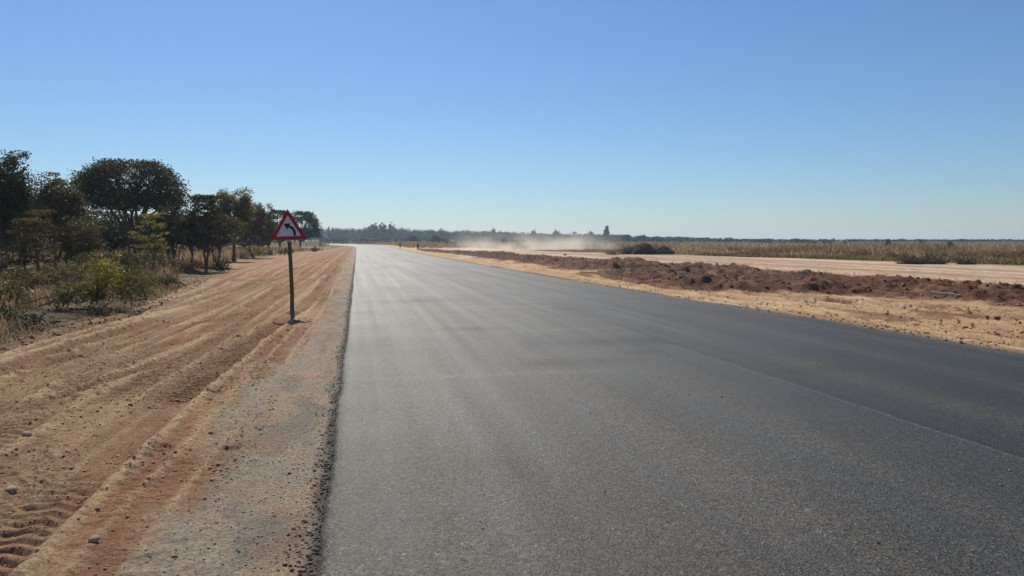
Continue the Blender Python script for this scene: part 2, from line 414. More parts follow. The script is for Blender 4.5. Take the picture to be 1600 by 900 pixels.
def ground_color(x, y):
    le, re_ = left_edge(y), right_edge(y)
    n1 = fbm(x * .9, y * .35, 61, 4)[..., None]; n2 = fbm(x * 4, y * 1.4, 62, 4)[..., None]; n3 = fbm(x * .08, y * .05, 63, 3)[..., None]
    tan = np.array([.60, .395, .225]); red = np.array([.36, .18, .095]); yel = np.array([.66, .48, .27])
    gry = np.array([.42, .34, .245]); blk = np.array([.105, .098, .09]); brm = np.array([.155, .066, .038]); litter = np.array([.13, .088, .05])
    haul = np.array([.64, .43, .27]); field = np.array([.24, .185, .10])
    sm = lambda a, b, v: smooth(a, b, v)
    dz, ridge, ins = rut_fields(x, y)
    n4 = fbm(x * 2.2, y * .22, 68, 4)[..., None]
    c = tan + (red - tan) * sm(.40, .60, n1 * .3 + n2 * .25 + n4 * .45)
    c = c + (red - c) * (.55 * smooth(14, 40, y) * (x < 5))[..., None]
    c = c + (yel - c) * (.9 * ridge.clip(0, 1))[..., None] * sm(.25, .5, n2) * (1 - .5 * smooth(20, 60, y))[..., None]
    c = c + (red * .80 - c) * (.6 * ins)[..., None]
    # bituminous grit spilled on the left shoulder
    wob = (n1[..., 0] - .5) * .9 + (n2[..., 0] - .5) * .5
    g = (1 - smooth(.45, .98, le - x + wob * 1.5)) * (x < 5) * (1 - .5 * smooth(.48, .70, fbm(x * 2.6, y * 1.6, 66, 4)))
    c = c + (gry - c) * (g[..., None])
    c = c + (blk - c) * ((1 - smooth(.02, .10, le - x + (n2[..., 0] - .5) * .15)) * (x < 5))[..., None] * .8
    c = c + (blk * 1.6 - c) * (g[..., None] * sm(.52, .68, n2) * .4)
    # scrub floor
    s = smooth(-.4, .7, scrub_edge(y) - x + wob) * (x < 3)
    lit = litter + (field * 1.15 - litter) * sm(.42, .62, n1)
    c = c + (lit - c) * s[..., None]
    # right side
    rt = (x > 5)
    tanr = np.array([.64, .41, .225]) + (yel * 1.18 - np.array([.64, .41, .225])) * sm(.45, .7, n1)
    tanr = tanr + (red - tanr) * .5 * sm(.5, .68, n2)
    tanr = tanr + (red * 1.1 - tanr) * (.6 * ins)[..., None] + (yel * 1.1 - tanr) * (.5 * ridge.clip(0, 1))[..., None]
    c = np.where(rt[..., None], tanr, c)
    e = (1 - smooth(.2, .75, x - re_ + wob * .5)) * rt
    c = c + (blk * 1.3 - c) * e[..., None] * .85
    bm = berm_mask(x, y)
    brmv = brm + (np.array([.33, .20, .12]) - brm) * sm(.5, .7, n2) * .6 + (np.array([.12, .075, .05]) - brm) * sm(.45, .7, n1) * .5
    brmv = brmv * (1 - .28 * smooth(45, 75, y)[..., None])
    c = c + (brmv - c) * smooth(.05, .4, bm + (n2[..., 0] - .5) * .4)[..., None] * rt[..., None]
    sp = smooth(.60, .72, fbm(x * .9, y * .5, 67, 4)) * smooth(10.2, 11.5, x) * (1 - smooth(22, 24, x)) * (y < 120)
    c = c + (brm * 1.25 - c) * (sp * .7)[..., None]
    h = smooth(22.5, 24.5, x + wob) * rt
    hb = fbm(x * .55, y * .012, 64, 3)[..., None]
    hc = haul + (np.array([.72, .52, .35]) - haul) * sm(.4, .6, n2) - np.array([.22, .16, .10]) * sm(.48, .62, hb) - np.array([.1, .09, .06]) * ins[..., None]
    c = c + (hc - c) * h[..., None]
    fe = np.interp(y, [0, 25, 43, 54, 70, 90, 130, 230], [60, 50, 45.5, 44, 42, 38, 40, 38])
    fl = smooth(-1, 1.5, x - fe + wob * 3)
    far = np.maximum(fl * rt, smooth(235, 280, y) * ((x > re_ + 5) | (x < le - 5)))
    fc = field * (.75 + .5 * n3) + (np.array([.10, .11, .045]) - field) * sm(.5, .7, n3) * .4
    c = c + (fc - c) * far[..., None]
    c = np.where((x < -12)[..., None] & (y > 30)[..., None], lit * .9, c)
    return c.clip(.01, 1)

# ---------------------------------------------------------------- ground sheet
def geo(a, step, g, lim):
    out = [a]
    while out[-1] < lim: out.append(out[-1] + step); step *= g
    return out
xs = sorted(set(np.round(np.concatenate([
    -np.array(geo(22, .35, 1.07, 2600)), np.arange(-21.8, -6.6, .22), np.arange(-6.6, -.24, .022), [-.235, -.20, -.15], np.arange(.1, 8.6, .5),
    np.arange(8.62, 23, .075), np.arange(23, 46, .22), np.array(geo(46.1, .3, 1.06, 2600))]), 4)))
ys_ = [-2600, -1200, -500, -200, -90, -40, -18, -8, -3, 0, 1.2, 2]
y = 2.03
while y < 2600:
    ys_.append(y); y += max(.018, min(y * .0038, 1.2)) if y < 300 else y * .02
xs, ys_ = np.array(xs), np.array(ys_)
X, Y = np.meshgrid(xs, ys_)
Z = height(X, Y)
nx, ny = len(xs), len(ys_)
idx = np.arange(nx * ny).reshape(ny, nx)
faces = np.stack([idx[:-1, :-1], idx[:-1, 1:], idx[1:, 1:], idx[1:, :-1]], -1).reshape(-1, 4)
C = ground_color(X, Y).reshape(-1, 3)
g = new_mesh("ground", np.stack([X, Y, Z], -1).reshape(-1, 3), faces, M_GROUND, True, {"Col": C})
tag(g, kind="structure")
def gz(x, y): return float(height(np.array([float(x)]), np.array([float(y)]), True)[0])
def gza(x, y): return height(x, y, True)

# ---------------------------------------------------------------- road
st = [-40.0]
while st[-1] < 1000: st.append(st[-1] + max(.03, min(abs(st[-1]) * .012, 4)) if st[-1] > 1 else st[-1] + 1.0)
st = np.array(st)
le = left_edge(st) + (fbm(st * 7, st * 0, 71, 3) - .5) * .035 + (fbm(st * .7, st * 0, 73, 2) - .5) * .05
re_ = right_edge(st) + (fbm(st * 1.8, st * 0, 72, 3) - .5) * .14
u = np.unique(np.concatenate([[0, .003, .008], np.linspace(.015, .50, 90), [.505, .514, .517, .519, .5205, .522, .524, .5255, .527, .54], np.linspace(.545, .985, 80), [.992, .997, 1]]))
U, S = np.meshgrid(u, st)
XR = le[:, None] + (re_ - le)[:, None] * U
crown = 0.05 * (1 - ((U - .525) / .525) ** 2) * 0
ZR = elev(S) + crown + .0
ZR += -0.035 * (U < .001) - 0.012 * ((U >= .001) & (U < .005)) - .035 * (U > .999) - .012 * ((U > .995) & (U < .999))
ZR += 0 * U                      # open longitudinal joint
ZR += .004 * (fbm(XR * .5, S * .25, 74, 3) - .5)
# colour: two paving passes, wheel paths, stains
seam = smooth(.5255, .5275, U)
wob = (fbm(S * .06, S * 0 + .5, 75, 3) - .5) * .04
wp = sum(np.exp(-((U + wob - c) / .035) ** 2) for c in (.10, .27, .40, .63, .78, .92))
base = .034 - .014 * seam + .011 * wp
base += .010 * (1 - smooth(.0, .09, U))
base += .012 * (fbm(XR * .7, S * .25, 76, 4) - .5)
trk = np.zeros_like(U)
for u0, sl_t, w_, a_, sd_ in ((.045, 0, .003, 1.0, 1), (.115, .0012, .012, .8, 2), (.165, .0012, .012, .7, 3), (.30, -.0008, .004, -1.0, 4), (.36, .0006, .016, .6, 5), (.47, -.0005, .006, -.9, 6), (.60, .0005, .014, .5, 7), (.655, .0004, .004, -1, 8), (.74, 0, .018, .7, 9), (.80, 0, .018, .7, 10), (.865, 0, .004, 1.2, 11), (.945, 0, .007, -1, 12)):
    uc = u0 + sl_t * (S - 8) * np.exp(-S / 60) + (fbm(S * .10, S * 0 + sd_, 120, 3) - .5) * .018
    trk += a_ * np.exp(-((U - uc) / w_) ** 2) * smooth(.3, .6, vn(S * .09 * (1 + 0 * U), U * 0 + sd_ * 3.3, 121))
trk += 1.1 * (fbm(XR * .9, S * .10, 122, 4) - .5) + .9 * (fbm(XR * .35, S * .35, 123, 4) - .5)
for bx, by, sx_, sy_, a_ in ((2.9, 9.4, .75, .35, 1.5), (4.1, 10.1, .5, .22, 1.1), (2.0, 13.5, .6, .3, 1.0), (1.2, 20, 1.0, .5, 1.0), (5.8, 8.2, .5, .2, .7), (.9, 5.2, .3, .5, .6)):
    trk -= a_ * np.exp(-((XR - bx) / sx_) ** 2 - ((S - by) / sy_) ** 2) * (.5 + fbm(XR * 3, S * 3, 125, 3))
base *= (1 + .22 * trk).clip(.3, 2)
base += -.020 * np.exp(-((U - .5245) / .003) ** 2) + .07 * np.exp(-((U - .5205) / .0012) ** 2) * (1 - smooth(7, 13, S))
for y0, a0, w0 in ((8.75, .016, .09), (11.2, -.018, .5), (13.0, .012, .1), (18, .01, .2), (26, -.012, .6), (33, .012, .4), (55, .014, .8)):
    yy = y0 + (fbm(XR * .5, XR * 0 + y0, 77, 2) - .5) * .35
    base += 1.6 * a0 * np.exp(-((S - yy) / w0) ** 2) * (U < (.33 if y0 < 9 else .53)) * smooth(.35, .6, vn(XR * .6, XR * 0 + y0, 78))
dirt = smooth(.965, 1.0, U + (fbm(XR * 2, S * .8, 79, 3) - .5) * .06) * .5 
CR = base[..., None] * np.array([1.10, .985, .80])
film = (1 - smooth(.10, .42, U + (fbm(XR * .8, S * .2, 126, 3) - .5) * .2)) * .055
CR = CR + (np.array([.34, .22, .12]) - CR) * film[..., None]
CR = CR + (np.array([.2, .15, .1]) - CR) * dirt[..., None] * .5
n_u = len(u)
V = np.stack([XR, S, ZR], -1)
trk = np.concatenate([trk[:, :1], trk, trk[:, -1:]], 1)
# vertical skirts down into the verge
sl_ = np.stack([XR[:, 0] - .03, st, elev(st) - .22 - .1 * smooth(80, 300, st)], -1)[:, None]
sr_ = np.stack([XR[:, -1] + .03, st, elev(st) - .22 - .1 * smooth(80, 300, st)], -1)[:, None]
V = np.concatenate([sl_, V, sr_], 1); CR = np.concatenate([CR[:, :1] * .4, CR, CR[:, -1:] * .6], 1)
idx = np.arange(V.shape[0] * V.shape[1]).reshape(V.shape[0], V.shape[1])
faces = np.stack([idx[:-1, :-1], idx[:-1, 1:], idx[1:, 1:], idx[1:, :-1]], -1).reshape(-1, 4)
road = new_mesh("road", V.reshape(-1, 3), faces, M_ROAD, True, {"Col": CR.reshape(-1, 3), "trk": trk.ravel()})
tag(road, kind="structure")

# ---------------------------------------------------------------- scattered small stuff
rng = np.random.default_rng(5)
ICO = np.array([(0, -1, 1.618), (0, 1, 1.618), (0, -1, -1.618), (0, 1, -1.618), (-1, 1.618, 0), (1, 1.618, 0), (-1, -1.618, 0), (1, -1.618, 0), (1.618, 0, 1), (1.618, 0, -1), (-1.618, 0, 1), (-1.618, 0, -1)]) / 1.902
ICOF = np.array([(0, 8, 1), (0, 1, 10), (1, 8, 5), (1, 5, 4), (1, 4, 10), (8, 0, 7), (8, 7, 9), (8, 9, 5), (0, 10, 6), (0, 6, 7), (10, 4, 11), (10, 11, 6), (5, 9, 3), (5, 3, 4), (4, 3, 11), (9, 7, 2), (9, 2, 3), (7, 6, 2), (6, 11, 2), (11, 3, 2)])
def rocks(name, x, y, size, mat, tint, flat=.6, sink=.2, zoff=None):
    n = len(x)
    z = (gza(x, y) if zoff is None else zoff)
    v = ICO[None] * (0.7 + .6 * rng.random((n, 12, 1)))
    v = v * (size[:, None, None] * .5) * np.stack([.7 + .6 * rng.random(n), .7 + .6 * rng.random(n), flat * (.7 + .5 * rng.random(n))], -1)[:, None, :]
    a = rng.random(n) * 6.28; ca, sa = np.cos(a)[:, None], np.sin(a)[:, None]
    vx = v[..., 0] * ca - v[..., 1] * sa + x[:, None]; vy = v[..., 0] * sa + v[..., 1] * ca + y[:, None]
    vz = v[..., 2] + (z + size * flat * (.5 - sink))[:, None]
    V = np.stack([vx, vy, vz], -1).reshape(-1, 3)
    Fc = (ICOF[None] + (np.arange(n) * 12)[:, None, None]).reshape(-1, 3)
    return new_mesh(name, V, Fc, mat, False, {"tint": np.repeat(tint, 12)})
def perspective_y(n, y0, y1):     # denser near the camera
    return y0 * (y1 / y0) ** rng.random(n)
# grit and loose chippings on the left shoulder
n = 9000; yy = perspective_y(n, 2.2, 40); xx = left_edge(yy) - .04 - np.abs(rng.normal(0, .45, n))
k = xx > -2.2; xx, yy = xx[k], yy[k]
tag(rocks("shoulder_gravel", xx, yy, .004 + .012 * rng.random(len(xx)) ** 4, M_GRIT, .35 + .65 * rng.random(len(xx))), "loose grey and black chippings spilled along the left edge of the asphalt", "gravel", kind="stuff")
n = 34000; yy = perspective_y(n, 2.2, 34); xx = rng.uniform(-6, -.8, n)
k = rng.random(n) < .12 + .88 * smooth(.42, .6, fbm(xx * 1.3, yy * .45, 21, 3)); xx, yy = xx[k], yy[k]; n = len(xx)
tag(rocks("soil_crumbs", xx, yy, .005 + .022 * rng.random(n) ** 5 + .0006 * yy, M_CLOD, .5 + .5 * rng.random(n), sink=.3), "small crumbs of brown soil strewn over the rutted left verge", "soil clods", kind="stuff")
n = 7000; yy = perspective_y(n, 8, 60); xx = scrub_edge(yy) + .25 - rng.random(n) ** 1.6 * 3.5
tag(rocks("leaf_litter", xx, yy, .015 + .06 * rng.random(n) ** 4, M_LITTER, rng.random(n), sink=.2, flat=.5), "dark clods and leaf litter along the edge of the left scrub", "litter", kind="stuff")
n = 9000; yy = perspective_y(n, 12, 120); t = rng.random(n); xx = berm_lo(yy) + (berm_hi(yy) - berm_lo(yy)) * t
bmv = berm_mask(xx, yy); k = bmv > .25; xx, yy = xx[k], yy[k]
tag(rocks("spoil_clods", xx, yy, .03 + .12 * rng.random(len(xx)) ** 6, M_CLOD, .5 * rng.random(len(xx)), sink=.35, flat=.75), "lumps of red brown soil heaped along the right verge", "soil clods", kind="stuff")
n = 14000; yy = perspective_y(n, 6, 50); xx = right_edge(yy) + .3 + rng.random(n) * 9
k = (berm_mask(xx, yy) < .3) & (rng.random(n) < .1 + .9 * smooth(.42, .6, fbm(xx * 1.3, yy * .45, 21, 3))); xx, yy = xx[k], yy[k]; n = len(xx)
tag(rocks("right_soil_crumbs", xx, yy, .02 + .06 * rng.random(n) ** 5, M_CLOD, .3 + .7 * rng.random(n), sink=.3), "crumbs of tan soil over the wheel marked verge right of the road", "soil clods", kind="stuff")
n = 5200; yy = perspective_y(n, 2.2, 60); xx = left_edge(yy) + .03 - np.abs(rng.normal(0, .055, n)) * (.5 + 1.4 * vn(yy * 1.3, yy * 0, 87))
tag(rocks("broken_asphalt", xx, yy, .006 + .02 * rng.random(n) ** 3, M_GRIT, .25 * rng.random(n), sink=.3), "black crumbs broken off the ragged left edge of the asphalt", "gravel", kind="stuff")
n = 2600; yy = perspective_y(n, 5, 90); xx = right_edge(yy) + .05 + np.abs(rng.normal(0, .35, n)) + rng.random(n) ** 4 * 6
tag(rocks("verge_gravel", xx, yy, .015 + .05 * rng.random(n) ** 4, M_GRIT, .5 * rng.random(n), sink=.25), "dark chippings along the right edge of the asphalt", "gravel", kind="stuff")
n = 130; yy = perspective_y(n, 2.8, 22); xx = rng.uniform(.1, 9.2, n)
tag(rocks("road_chippings", xx, yy, .006 + .014 * rng.random(n) ** 2, M_GRIT, (rng.random(n) > .7) * .8, sink=.1, zoff=elev(yy) + .001), "tiny loose black and white chips lying on the asphalt", "gravel", kind="stuff")

def stone(px, py, size, label, mat=M_STONE, flat=.6, name="stone", cat="stone", group=None):
    x, y = gp(px, py, -.05)
    r = np.random.default_rng(int(px * 7 + py))
    bm_v = ICO; f = ICOF
    # one subdivision with jitter
    edges = {}; vs = [tuple(v) for v in ICO]; fs = []
    def mid(a, b):
        k = (min(a, b), max(a, b))
        if k not in edges:
            m = np.array(vs[a]) + np.array(vs[b]); m /= np.linalg.norm(m); edges[k] = len(vs); vs.append(tuple(m))
        return edges[k]
    for a, b, c in ICOF:
        ab, bc, ca = mid(a, b), mid(b, c), mid(c, a)
        fs += [(a, ab, ca), (b, bc, ab), (c, ca, bc), (ab, bc, ca)]
    v = np.array(vs) * (.8 + .35 * r.random((len(vs), 1))) * size * .5 * np.array([1, .75, flat])
    o = new_mesh(name, v, np.array(fs), mat, False)
    o.location = (x, y, gz(x, y) + size * flat * .08); o.rotation_euler = (0, 0, r.random() * 6)
    return tag(o, label, cat, group)
GS = "stones on the left verge"
M_STONED = mat_plain("stone_dark", (0.13, 0.085, 0.06), 0.95, 0.3, 25, 0.01)
stone(42, 698, .085, "grey stone with a pale sunlit top on the left verge, second from the picture edge", group=GS)
stone(16, 781, .10, "pale stone resting at the left picture edge beside the track ruts", group=GS)
stone(147, 857, .06, "small pale stone in a dark clump of soil at the bottom left", group=GS)
stone(203, 645, .07, "dark round clod alone in the middle of the left verge", M_STONED, group=GS)
stone(329, 679, .06, "flat brown stone right of the ribbed tyre rut", M_STONED, .4, group=GS)
stone(113, 744, .035, "pinkish pebble between the ribbed rut and the two larger stones", group=GS)
stone(345, 554, .08, "dark clod on the verge left of the sign, upper of two", M_STONED, group=GS)
stone(372, 534, .07, "dark clod just left of and below the sign foot", M_STONED, group=GS)
stone(450, 519, .07, "dark reddish clod below the shadow of the sign", M_STONED, group=GS)
stone(100, 729, .03, "small dark pebble beneath the left grey stone", M_STONED, .6, group=GS)
stone(1558, 500, .13, "dark clod on tan dirt at the far right verge", M_STONED)
stone(883, 399, .45, "dark boulder on the crest of the brown spoil bank", M_STONED, .8, name="boulder", cat="boulder")
stone(492, 388, 1.0, "dark stump like lump on the verge beyond the warning sign", M_STONED, .6, name="boulder", cat="boulder")

# ---------------------------------------------------------------- grass
def grass(name, x, y, h, w, mat, tint, label, cat="grass", lean=.35, zfun=None):
    n = len(x); z = gza(x, y) - .02
    a = rng.random(n) * 6.28; dx, dy = np.cos(a) * w * .5, np.sin(a) * w * .5
    lx, ly = rng.normal(0, lean, n) * h, rng.normal(0, lean, n) * h
    b0 = np.stack([x - dx, y - dy, z], -1); b1 = np.stack([x + dx, y + dy, z], -1)
    m0 = np.stack([x - dx * .8 + lx * .35, y - dy * .8 + ly * .35, z + h * .6], -1); m1 = np.stack([x + dx * .8 + lx * .35, y + dy * .8 + ly * .35, z + h * .6], -1)
    t0 = np.stack([x + lx, y + ly, z + h], -1)
    V = np.stack([b0, b1, m1, m0, t0], 1).reshape(-1, 3)
    i = np.arange(n)[:, None] * 5
    Fc = np.concatenate([i + np.array([[0, 1, 2]]), i + np.array([[0, 2, 3]]), i + np.array([[3, 2, 4]])])
    o = new_mesh(name, V, Fc, mat, False, {"tint": np.repeat(tint, 5)})
    return tag(o, label, cat, kind="stuff")
# left scrub floor, near
n = 42000; yy = perspective_y(n, 8, 70); xx = scrub_edge(yy) - .15 - rng.random(n) ** 1.2 * 9
pat = fbm(xx * .8, yy * .5, 90, 3); k = (pat > .40) ; xx, yy, pat = xx[k], yy[k], pat[k]
grass("scrub_grass", xx, yy, (.06 + .34 * rng.random(len(xx)) ** 1.5) * smooth(.36, .6, pat) * (.3 + .7 * smooth(.1, 1.6, scrub_edge(yy) - xx)) + .03, .012 + .0009 * yy, M_GRASS, (rng.random(len(xx)) ** 1.5 * .6 * pat * 1.3).clip(0, 1), "thin dry brown grass growing between the shrubs along the left verge")
n = 22000; yy = perspective_y(n, 45, 135); xx = scrub_edge(yy) - 1 - rng.random(n) * 26
pat = fbm(xx * .2, yy * .2, 91, 3)
grass("verge_grass", xx, yy, .35 + .95 * rng.random(n) * pat, .02 + .0011 * yy, M_GRASS, (pat * 1.2 * rng.random(n)).clip(0, 1), "tan knee high grass under the trees left of the far road")
# right: tall dry grass field
def field_edge(y): return np.interp(y, [0, 25, 43, 54, 70, 90, 130, 230], [60, 51, 47.5, 46, 44, 40, 42, 40])
n = 130000; yy = 18 * (260 / 18) ** rng.random(n); xx = field_edge(yy) + 95 * rng.random(n) ** 1.6 + (fbm(yy * .15, yy * 0, 95, 3) - .5) * 5
pat = fbm(xx * .12, yy * .12, 92, 3)
hh = (.62 + .55 * rng.random(n)) * (.35 + 1.1 * smooth(.3, .7, pat)) * (.75 + .5 * fbm(xx * .6, yy * .6, 97, 3)) * (1 - .55 * smooth(70, 130, yy)) * (.55 + .45 * smooth(0, 5, xx - field_edge(yy)))
k = ~((np.abs(xx - 62) < 12) & (np.abs(yy - 128) < 8))
grass("field_grass", xx[k], yy[k], hh[k], .025 + .0009 * np.hypot(xx, yy)[k], M_GRASS, (.1 + .9 * rng.random(n) * smooth(.2, .8, fbm(xx * .25, yy * .12, 98, 3))).clip(0, 1)[k], "head high brown grass covering the field beyond the dirt haul road", lean=.32)
n = 9000; yy = perspective_y(n, 30, 85); xx = field_edge(yy) - 1.0 + 3.5 * rng.random(n) + (fbm(yy * .15, yy * 0, 95, 3) - .5) * 5
grass("field_margin_grass", xx, yy, .15 + .35 * rng.random(n), .02 + .001 * np.hypot(xx, yy), M_GRASSG, .2 + rng.random(n) * .8, "low dull growth along the foot of the tall brown grass", lean=.4)
n = 50000; yy = 235 + 420 * rng.random(n) ** 1.2; xx = rng.uniform(-170, 420, n)
k = (xx > right_edge(yy) + 6) | (xx < left_edge(yy) - 8); xx, yy = xx[k], yy[k]
grass("distant_grass", xx, yy, (.9 + 1.0 * rng.random(len(xx))) * (.6 + .7 * fbm(xx * .03, yy * .03, 93, 2)), .25 + .0009 * yy, M_GRASS, (.1 + .7 * rng.random(len(xx)) * fbm(xx * .02, yy * .02, 94, 2)).clip(0, 1), "grey brown bush grass on the plain beyond the road bend")
# between the spoil bank and haul road, straw patches
n = 5000; yy = perspective_y(n, 16, 110); xx = berm_hi(yy) + rng.normal(.6, 1.3, n)
grass("straw", xx, yy, .04 + .16 * rng.random(n), .01 + .0008 * np.hypot(xx, yy), M_GRASS, .4 + .5 * rng.random(n), "flattened straw along the back of the red spoil bank", lean=.8)

# ---------------------------------------------------------------- trees
def leaf_quads(c, size, r, up=0.0):
    n = len(c)
    a = r.normal(size=(n, 3)); a[:, 2] += up * np.sign(a[:, 2]) * 1.5; a /= np.linalg.norm(a, axis=1)[:, None]
    b = r.normal(size=(n, 3)); u = np.cross(a, b); u /= np.linalg.norm(u, axis=1)[:, None]; w = np.cross(a, u)
    s = size * (.6 + .8 * r.random(n))[:, None]
    V = np.stack([c - u * s * .5, c + w * s * .3, c + u * s * .5, c - w * s * .3], 1)
    return V.reshape(-1, 3), (np.arange(n)[:, None] * 4 + np.arange(4)[None]).astype(np.int32)
def crown_clumps(shape, w, h, zlow, r, n):
    """clump centres relative to the tree base"""
    cz, rz = (h + zlow) / 2, (h - zlow) / 2
    d = r.normal(size=(n, 3)); d /= np.linalg.norm(d, axis=1)[:, None]
    if shape == 'dome':                 # umbrella shell with a thin underside
        d[:, 2] = np.abs(d[:, 2]); d = np.sign(d) * np.abs(d) ** .78; d *= np.array([1, 1, 1.0])
        rad = .80 + .20 * r.random(n) ** .6
        under = r.random(n) < .28
        rad[under] = .95 * r.random(under.sum()) ** .5
        p = d * rad[:, None] * np.array([w / 2, w / 2, (h - zlow)]); p[:, 2] += zlow
        p[under, 2] = zlow + (h - zlow) * (.02 + .3 * r.random(under.sum()))
    elif shape == 'tier':
        lv = r.integers(0, 5, n) / 4.0
        rr = (w / 2) * np.array([1.0, .85, .9, .6, .55])[(lv * 4).astype(int)] * r.random(n) ** .5
        a = r.random(n) * 6.28
        p = np.stack([rr * np.cos(a), rr * np.sin(a), zlow + (h - zlow) * (lv * .93) + r.normal(0, .045 * h, n)], -1)
    elif shape == 'cone':
        t = 1 - r.random(n) ** .7; rr = (w / 2) * (1 - t) ** .85 * (.3 + .7 * r.random(n)); a = r.random(n) * 6.28
        p = np.stack([rr * np.cos(a), rr * np.sin(a), zlow + (h - zlow) * t], -1)
    else:
        rad = .45 + .55 * r.random(n) ** .5
        wob = .8 + .35 * np.sin(d[:, 0] * 5 + r.random() * 6) * np.cos(d[:, 1] * 4 + r.random() * 6)
        p = d * (rad * wob)[:, None] * np.array([w / 2, w / 2, rz]); p[:, 2] += cz
    return p
def tree_geo(seed, shape, w, h, zlow, n_cl, n_leaf, leaf, stems=1, spread=None, trunk_r=None, offset=(0, 0)):
    r = np.random.default_rng(seed)
    cl = crown_clumps(shape, w, h, zlow, r, n_cl); cl[:, 0] += offset[0]; cl[:, 1] += offset[1]
    sp = spread or max(.09, w * .05)
    if shape == 'cone': sp = w * .05; leaf *= .7
    k = np.repeat(np.arange(n_cl), n_leaf)
    size_k = (.6 + .8 * r.random(n_cl))
    dsp = np.array([1, 1, .5]) if shape in ('dome', 'tier') else np.array([1, 1, .75])
    if shape == 'tier': dsp = np.array([1.2, 1.2, .45])
    lc = cl[k] + np.clip(r.normal(size=(len(k), 3)), -1.9, 1.9) * dsp * (sp * size_k[k])[:, None]
    lc[:, 2] = np.where(lc[:, 2] > h, h - (lc[:, 2] - h) * .7, lc[:, 2]); lc[:, 2] = np.maximum(lc[:, 2], .04)
    tint_c = np.clip(.25 + .75 * (cl[:, 2] - zlow) / (h - zlow + .01) * r.random(n_cl) + r.normal(0, .12, n_cl), 0, 1)  # random clump tone, lighter with height: sunlit crown tops put into the colour
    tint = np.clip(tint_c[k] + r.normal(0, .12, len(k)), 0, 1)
    LV, LF = leaf_quads(lc, leaf, r)
    lines = []
    tr = trunk_r or h * .022
    for s in range(stems):
        a = r.random() * 6.28; b0 = np.array([math.cos(a), math.sin(a), 0]) * (.10 * s)
        lean = r.normal(0, .05, 2) * h + np.array(offset) * .6
        fork = b0 + np.array([lean[0] + b0[0] * 2, lean[1] + b0[1] * 2, zlow + (h - zlow) * (.12 if shape != 'cone' else .95)])
        mid = (b0 + fork) / 2 + np.array([r.normal(0, .02) * h, r.normal(0, .02) * h, 0])
        pts = np.array([b0 + (0, 0, -.15), b0 + (fork - b0) * .06, (b0 + mid) / 2, mid, (mid + fork) / 2, fork])
        lines.append((pts, tr * np.array([1.5, 1.1, .95, .85, .75, .65]) / (1 + .35 * (stems - 1))))
        if shape == 'cone': continue
        m = max(5, min(16, n_cl // 7))
        for j in r.choice(n_cl, m, replace=False):
            e = cl[j]; s0 = fork if r.random() < .7 else mid
            q = s0 * .5 + e * .5 + np.array([0, 0, .10 * h * (r.random() - .1)])
            q2 = s0 * .2 + e * .8 + np.array([r.normal(0, .03), r.normal(0, .03), .05 * r.random()]) * h
            rr = tr * (.5 + .3 * r.random())
            lines.append((np.array([s0, q, q2, e]), np.array([rr, rr * .6, rr * .35, rr * .12])))
    return LV, LF, np.repeat(tint, 4), tubes(lines, 6)
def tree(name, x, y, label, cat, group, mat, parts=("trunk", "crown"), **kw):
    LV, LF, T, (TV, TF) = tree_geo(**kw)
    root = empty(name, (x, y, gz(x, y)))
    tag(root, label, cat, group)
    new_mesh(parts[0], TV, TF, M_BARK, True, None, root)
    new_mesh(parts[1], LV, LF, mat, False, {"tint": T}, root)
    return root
def copy_tree(o, loc, rz, sc, label, group=None):
    c = o.copy(); col.objects.link(c)
    c.location = loc; c.rotation_euler = (0, 0, rz); c.scale = sc
    c["label"] = label
    if group: c["group"] = group
    for ch in list(o.children):
        d = ch.copy(); col.objects.link(d); d.parent = c
    return c
def Dof(base): return 1.6 * F / (base - 378)
def hpx(top, D): return 1.6 + (378 - top) * D / F

GW = "trees of the thicket on the left verge"
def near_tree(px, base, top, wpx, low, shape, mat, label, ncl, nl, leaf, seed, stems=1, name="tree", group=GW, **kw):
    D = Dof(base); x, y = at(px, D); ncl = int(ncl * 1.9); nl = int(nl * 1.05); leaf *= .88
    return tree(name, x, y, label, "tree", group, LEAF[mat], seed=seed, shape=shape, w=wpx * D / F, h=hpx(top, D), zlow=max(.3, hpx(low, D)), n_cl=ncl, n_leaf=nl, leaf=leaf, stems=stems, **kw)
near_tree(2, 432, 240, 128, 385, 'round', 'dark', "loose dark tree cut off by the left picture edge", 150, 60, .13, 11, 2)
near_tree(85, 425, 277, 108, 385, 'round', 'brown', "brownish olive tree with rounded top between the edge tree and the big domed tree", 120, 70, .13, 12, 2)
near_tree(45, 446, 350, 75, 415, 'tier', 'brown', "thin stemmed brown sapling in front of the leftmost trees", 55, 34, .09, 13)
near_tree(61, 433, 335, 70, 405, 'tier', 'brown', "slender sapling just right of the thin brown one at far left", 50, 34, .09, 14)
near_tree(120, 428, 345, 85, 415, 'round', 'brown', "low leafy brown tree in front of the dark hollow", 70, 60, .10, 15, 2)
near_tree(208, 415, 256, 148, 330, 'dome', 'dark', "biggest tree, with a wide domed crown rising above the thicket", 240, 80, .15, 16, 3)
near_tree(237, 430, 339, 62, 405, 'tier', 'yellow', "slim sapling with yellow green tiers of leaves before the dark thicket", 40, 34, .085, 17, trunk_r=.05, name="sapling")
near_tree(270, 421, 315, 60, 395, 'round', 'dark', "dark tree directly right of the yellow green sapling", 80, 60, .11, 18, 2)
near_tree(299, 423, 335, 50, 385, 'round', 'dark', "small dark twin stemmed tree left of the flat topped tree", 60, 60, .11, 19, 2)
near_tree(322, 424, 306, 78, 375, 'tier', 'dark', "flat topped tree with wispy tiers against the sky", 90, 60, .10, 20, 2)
near_tree(340, 418, 335, 80, 378, 'round', 'brown', "dusky low crowned tree between flat topped and tall airy tree", 80, 60, .12, 25, 2)
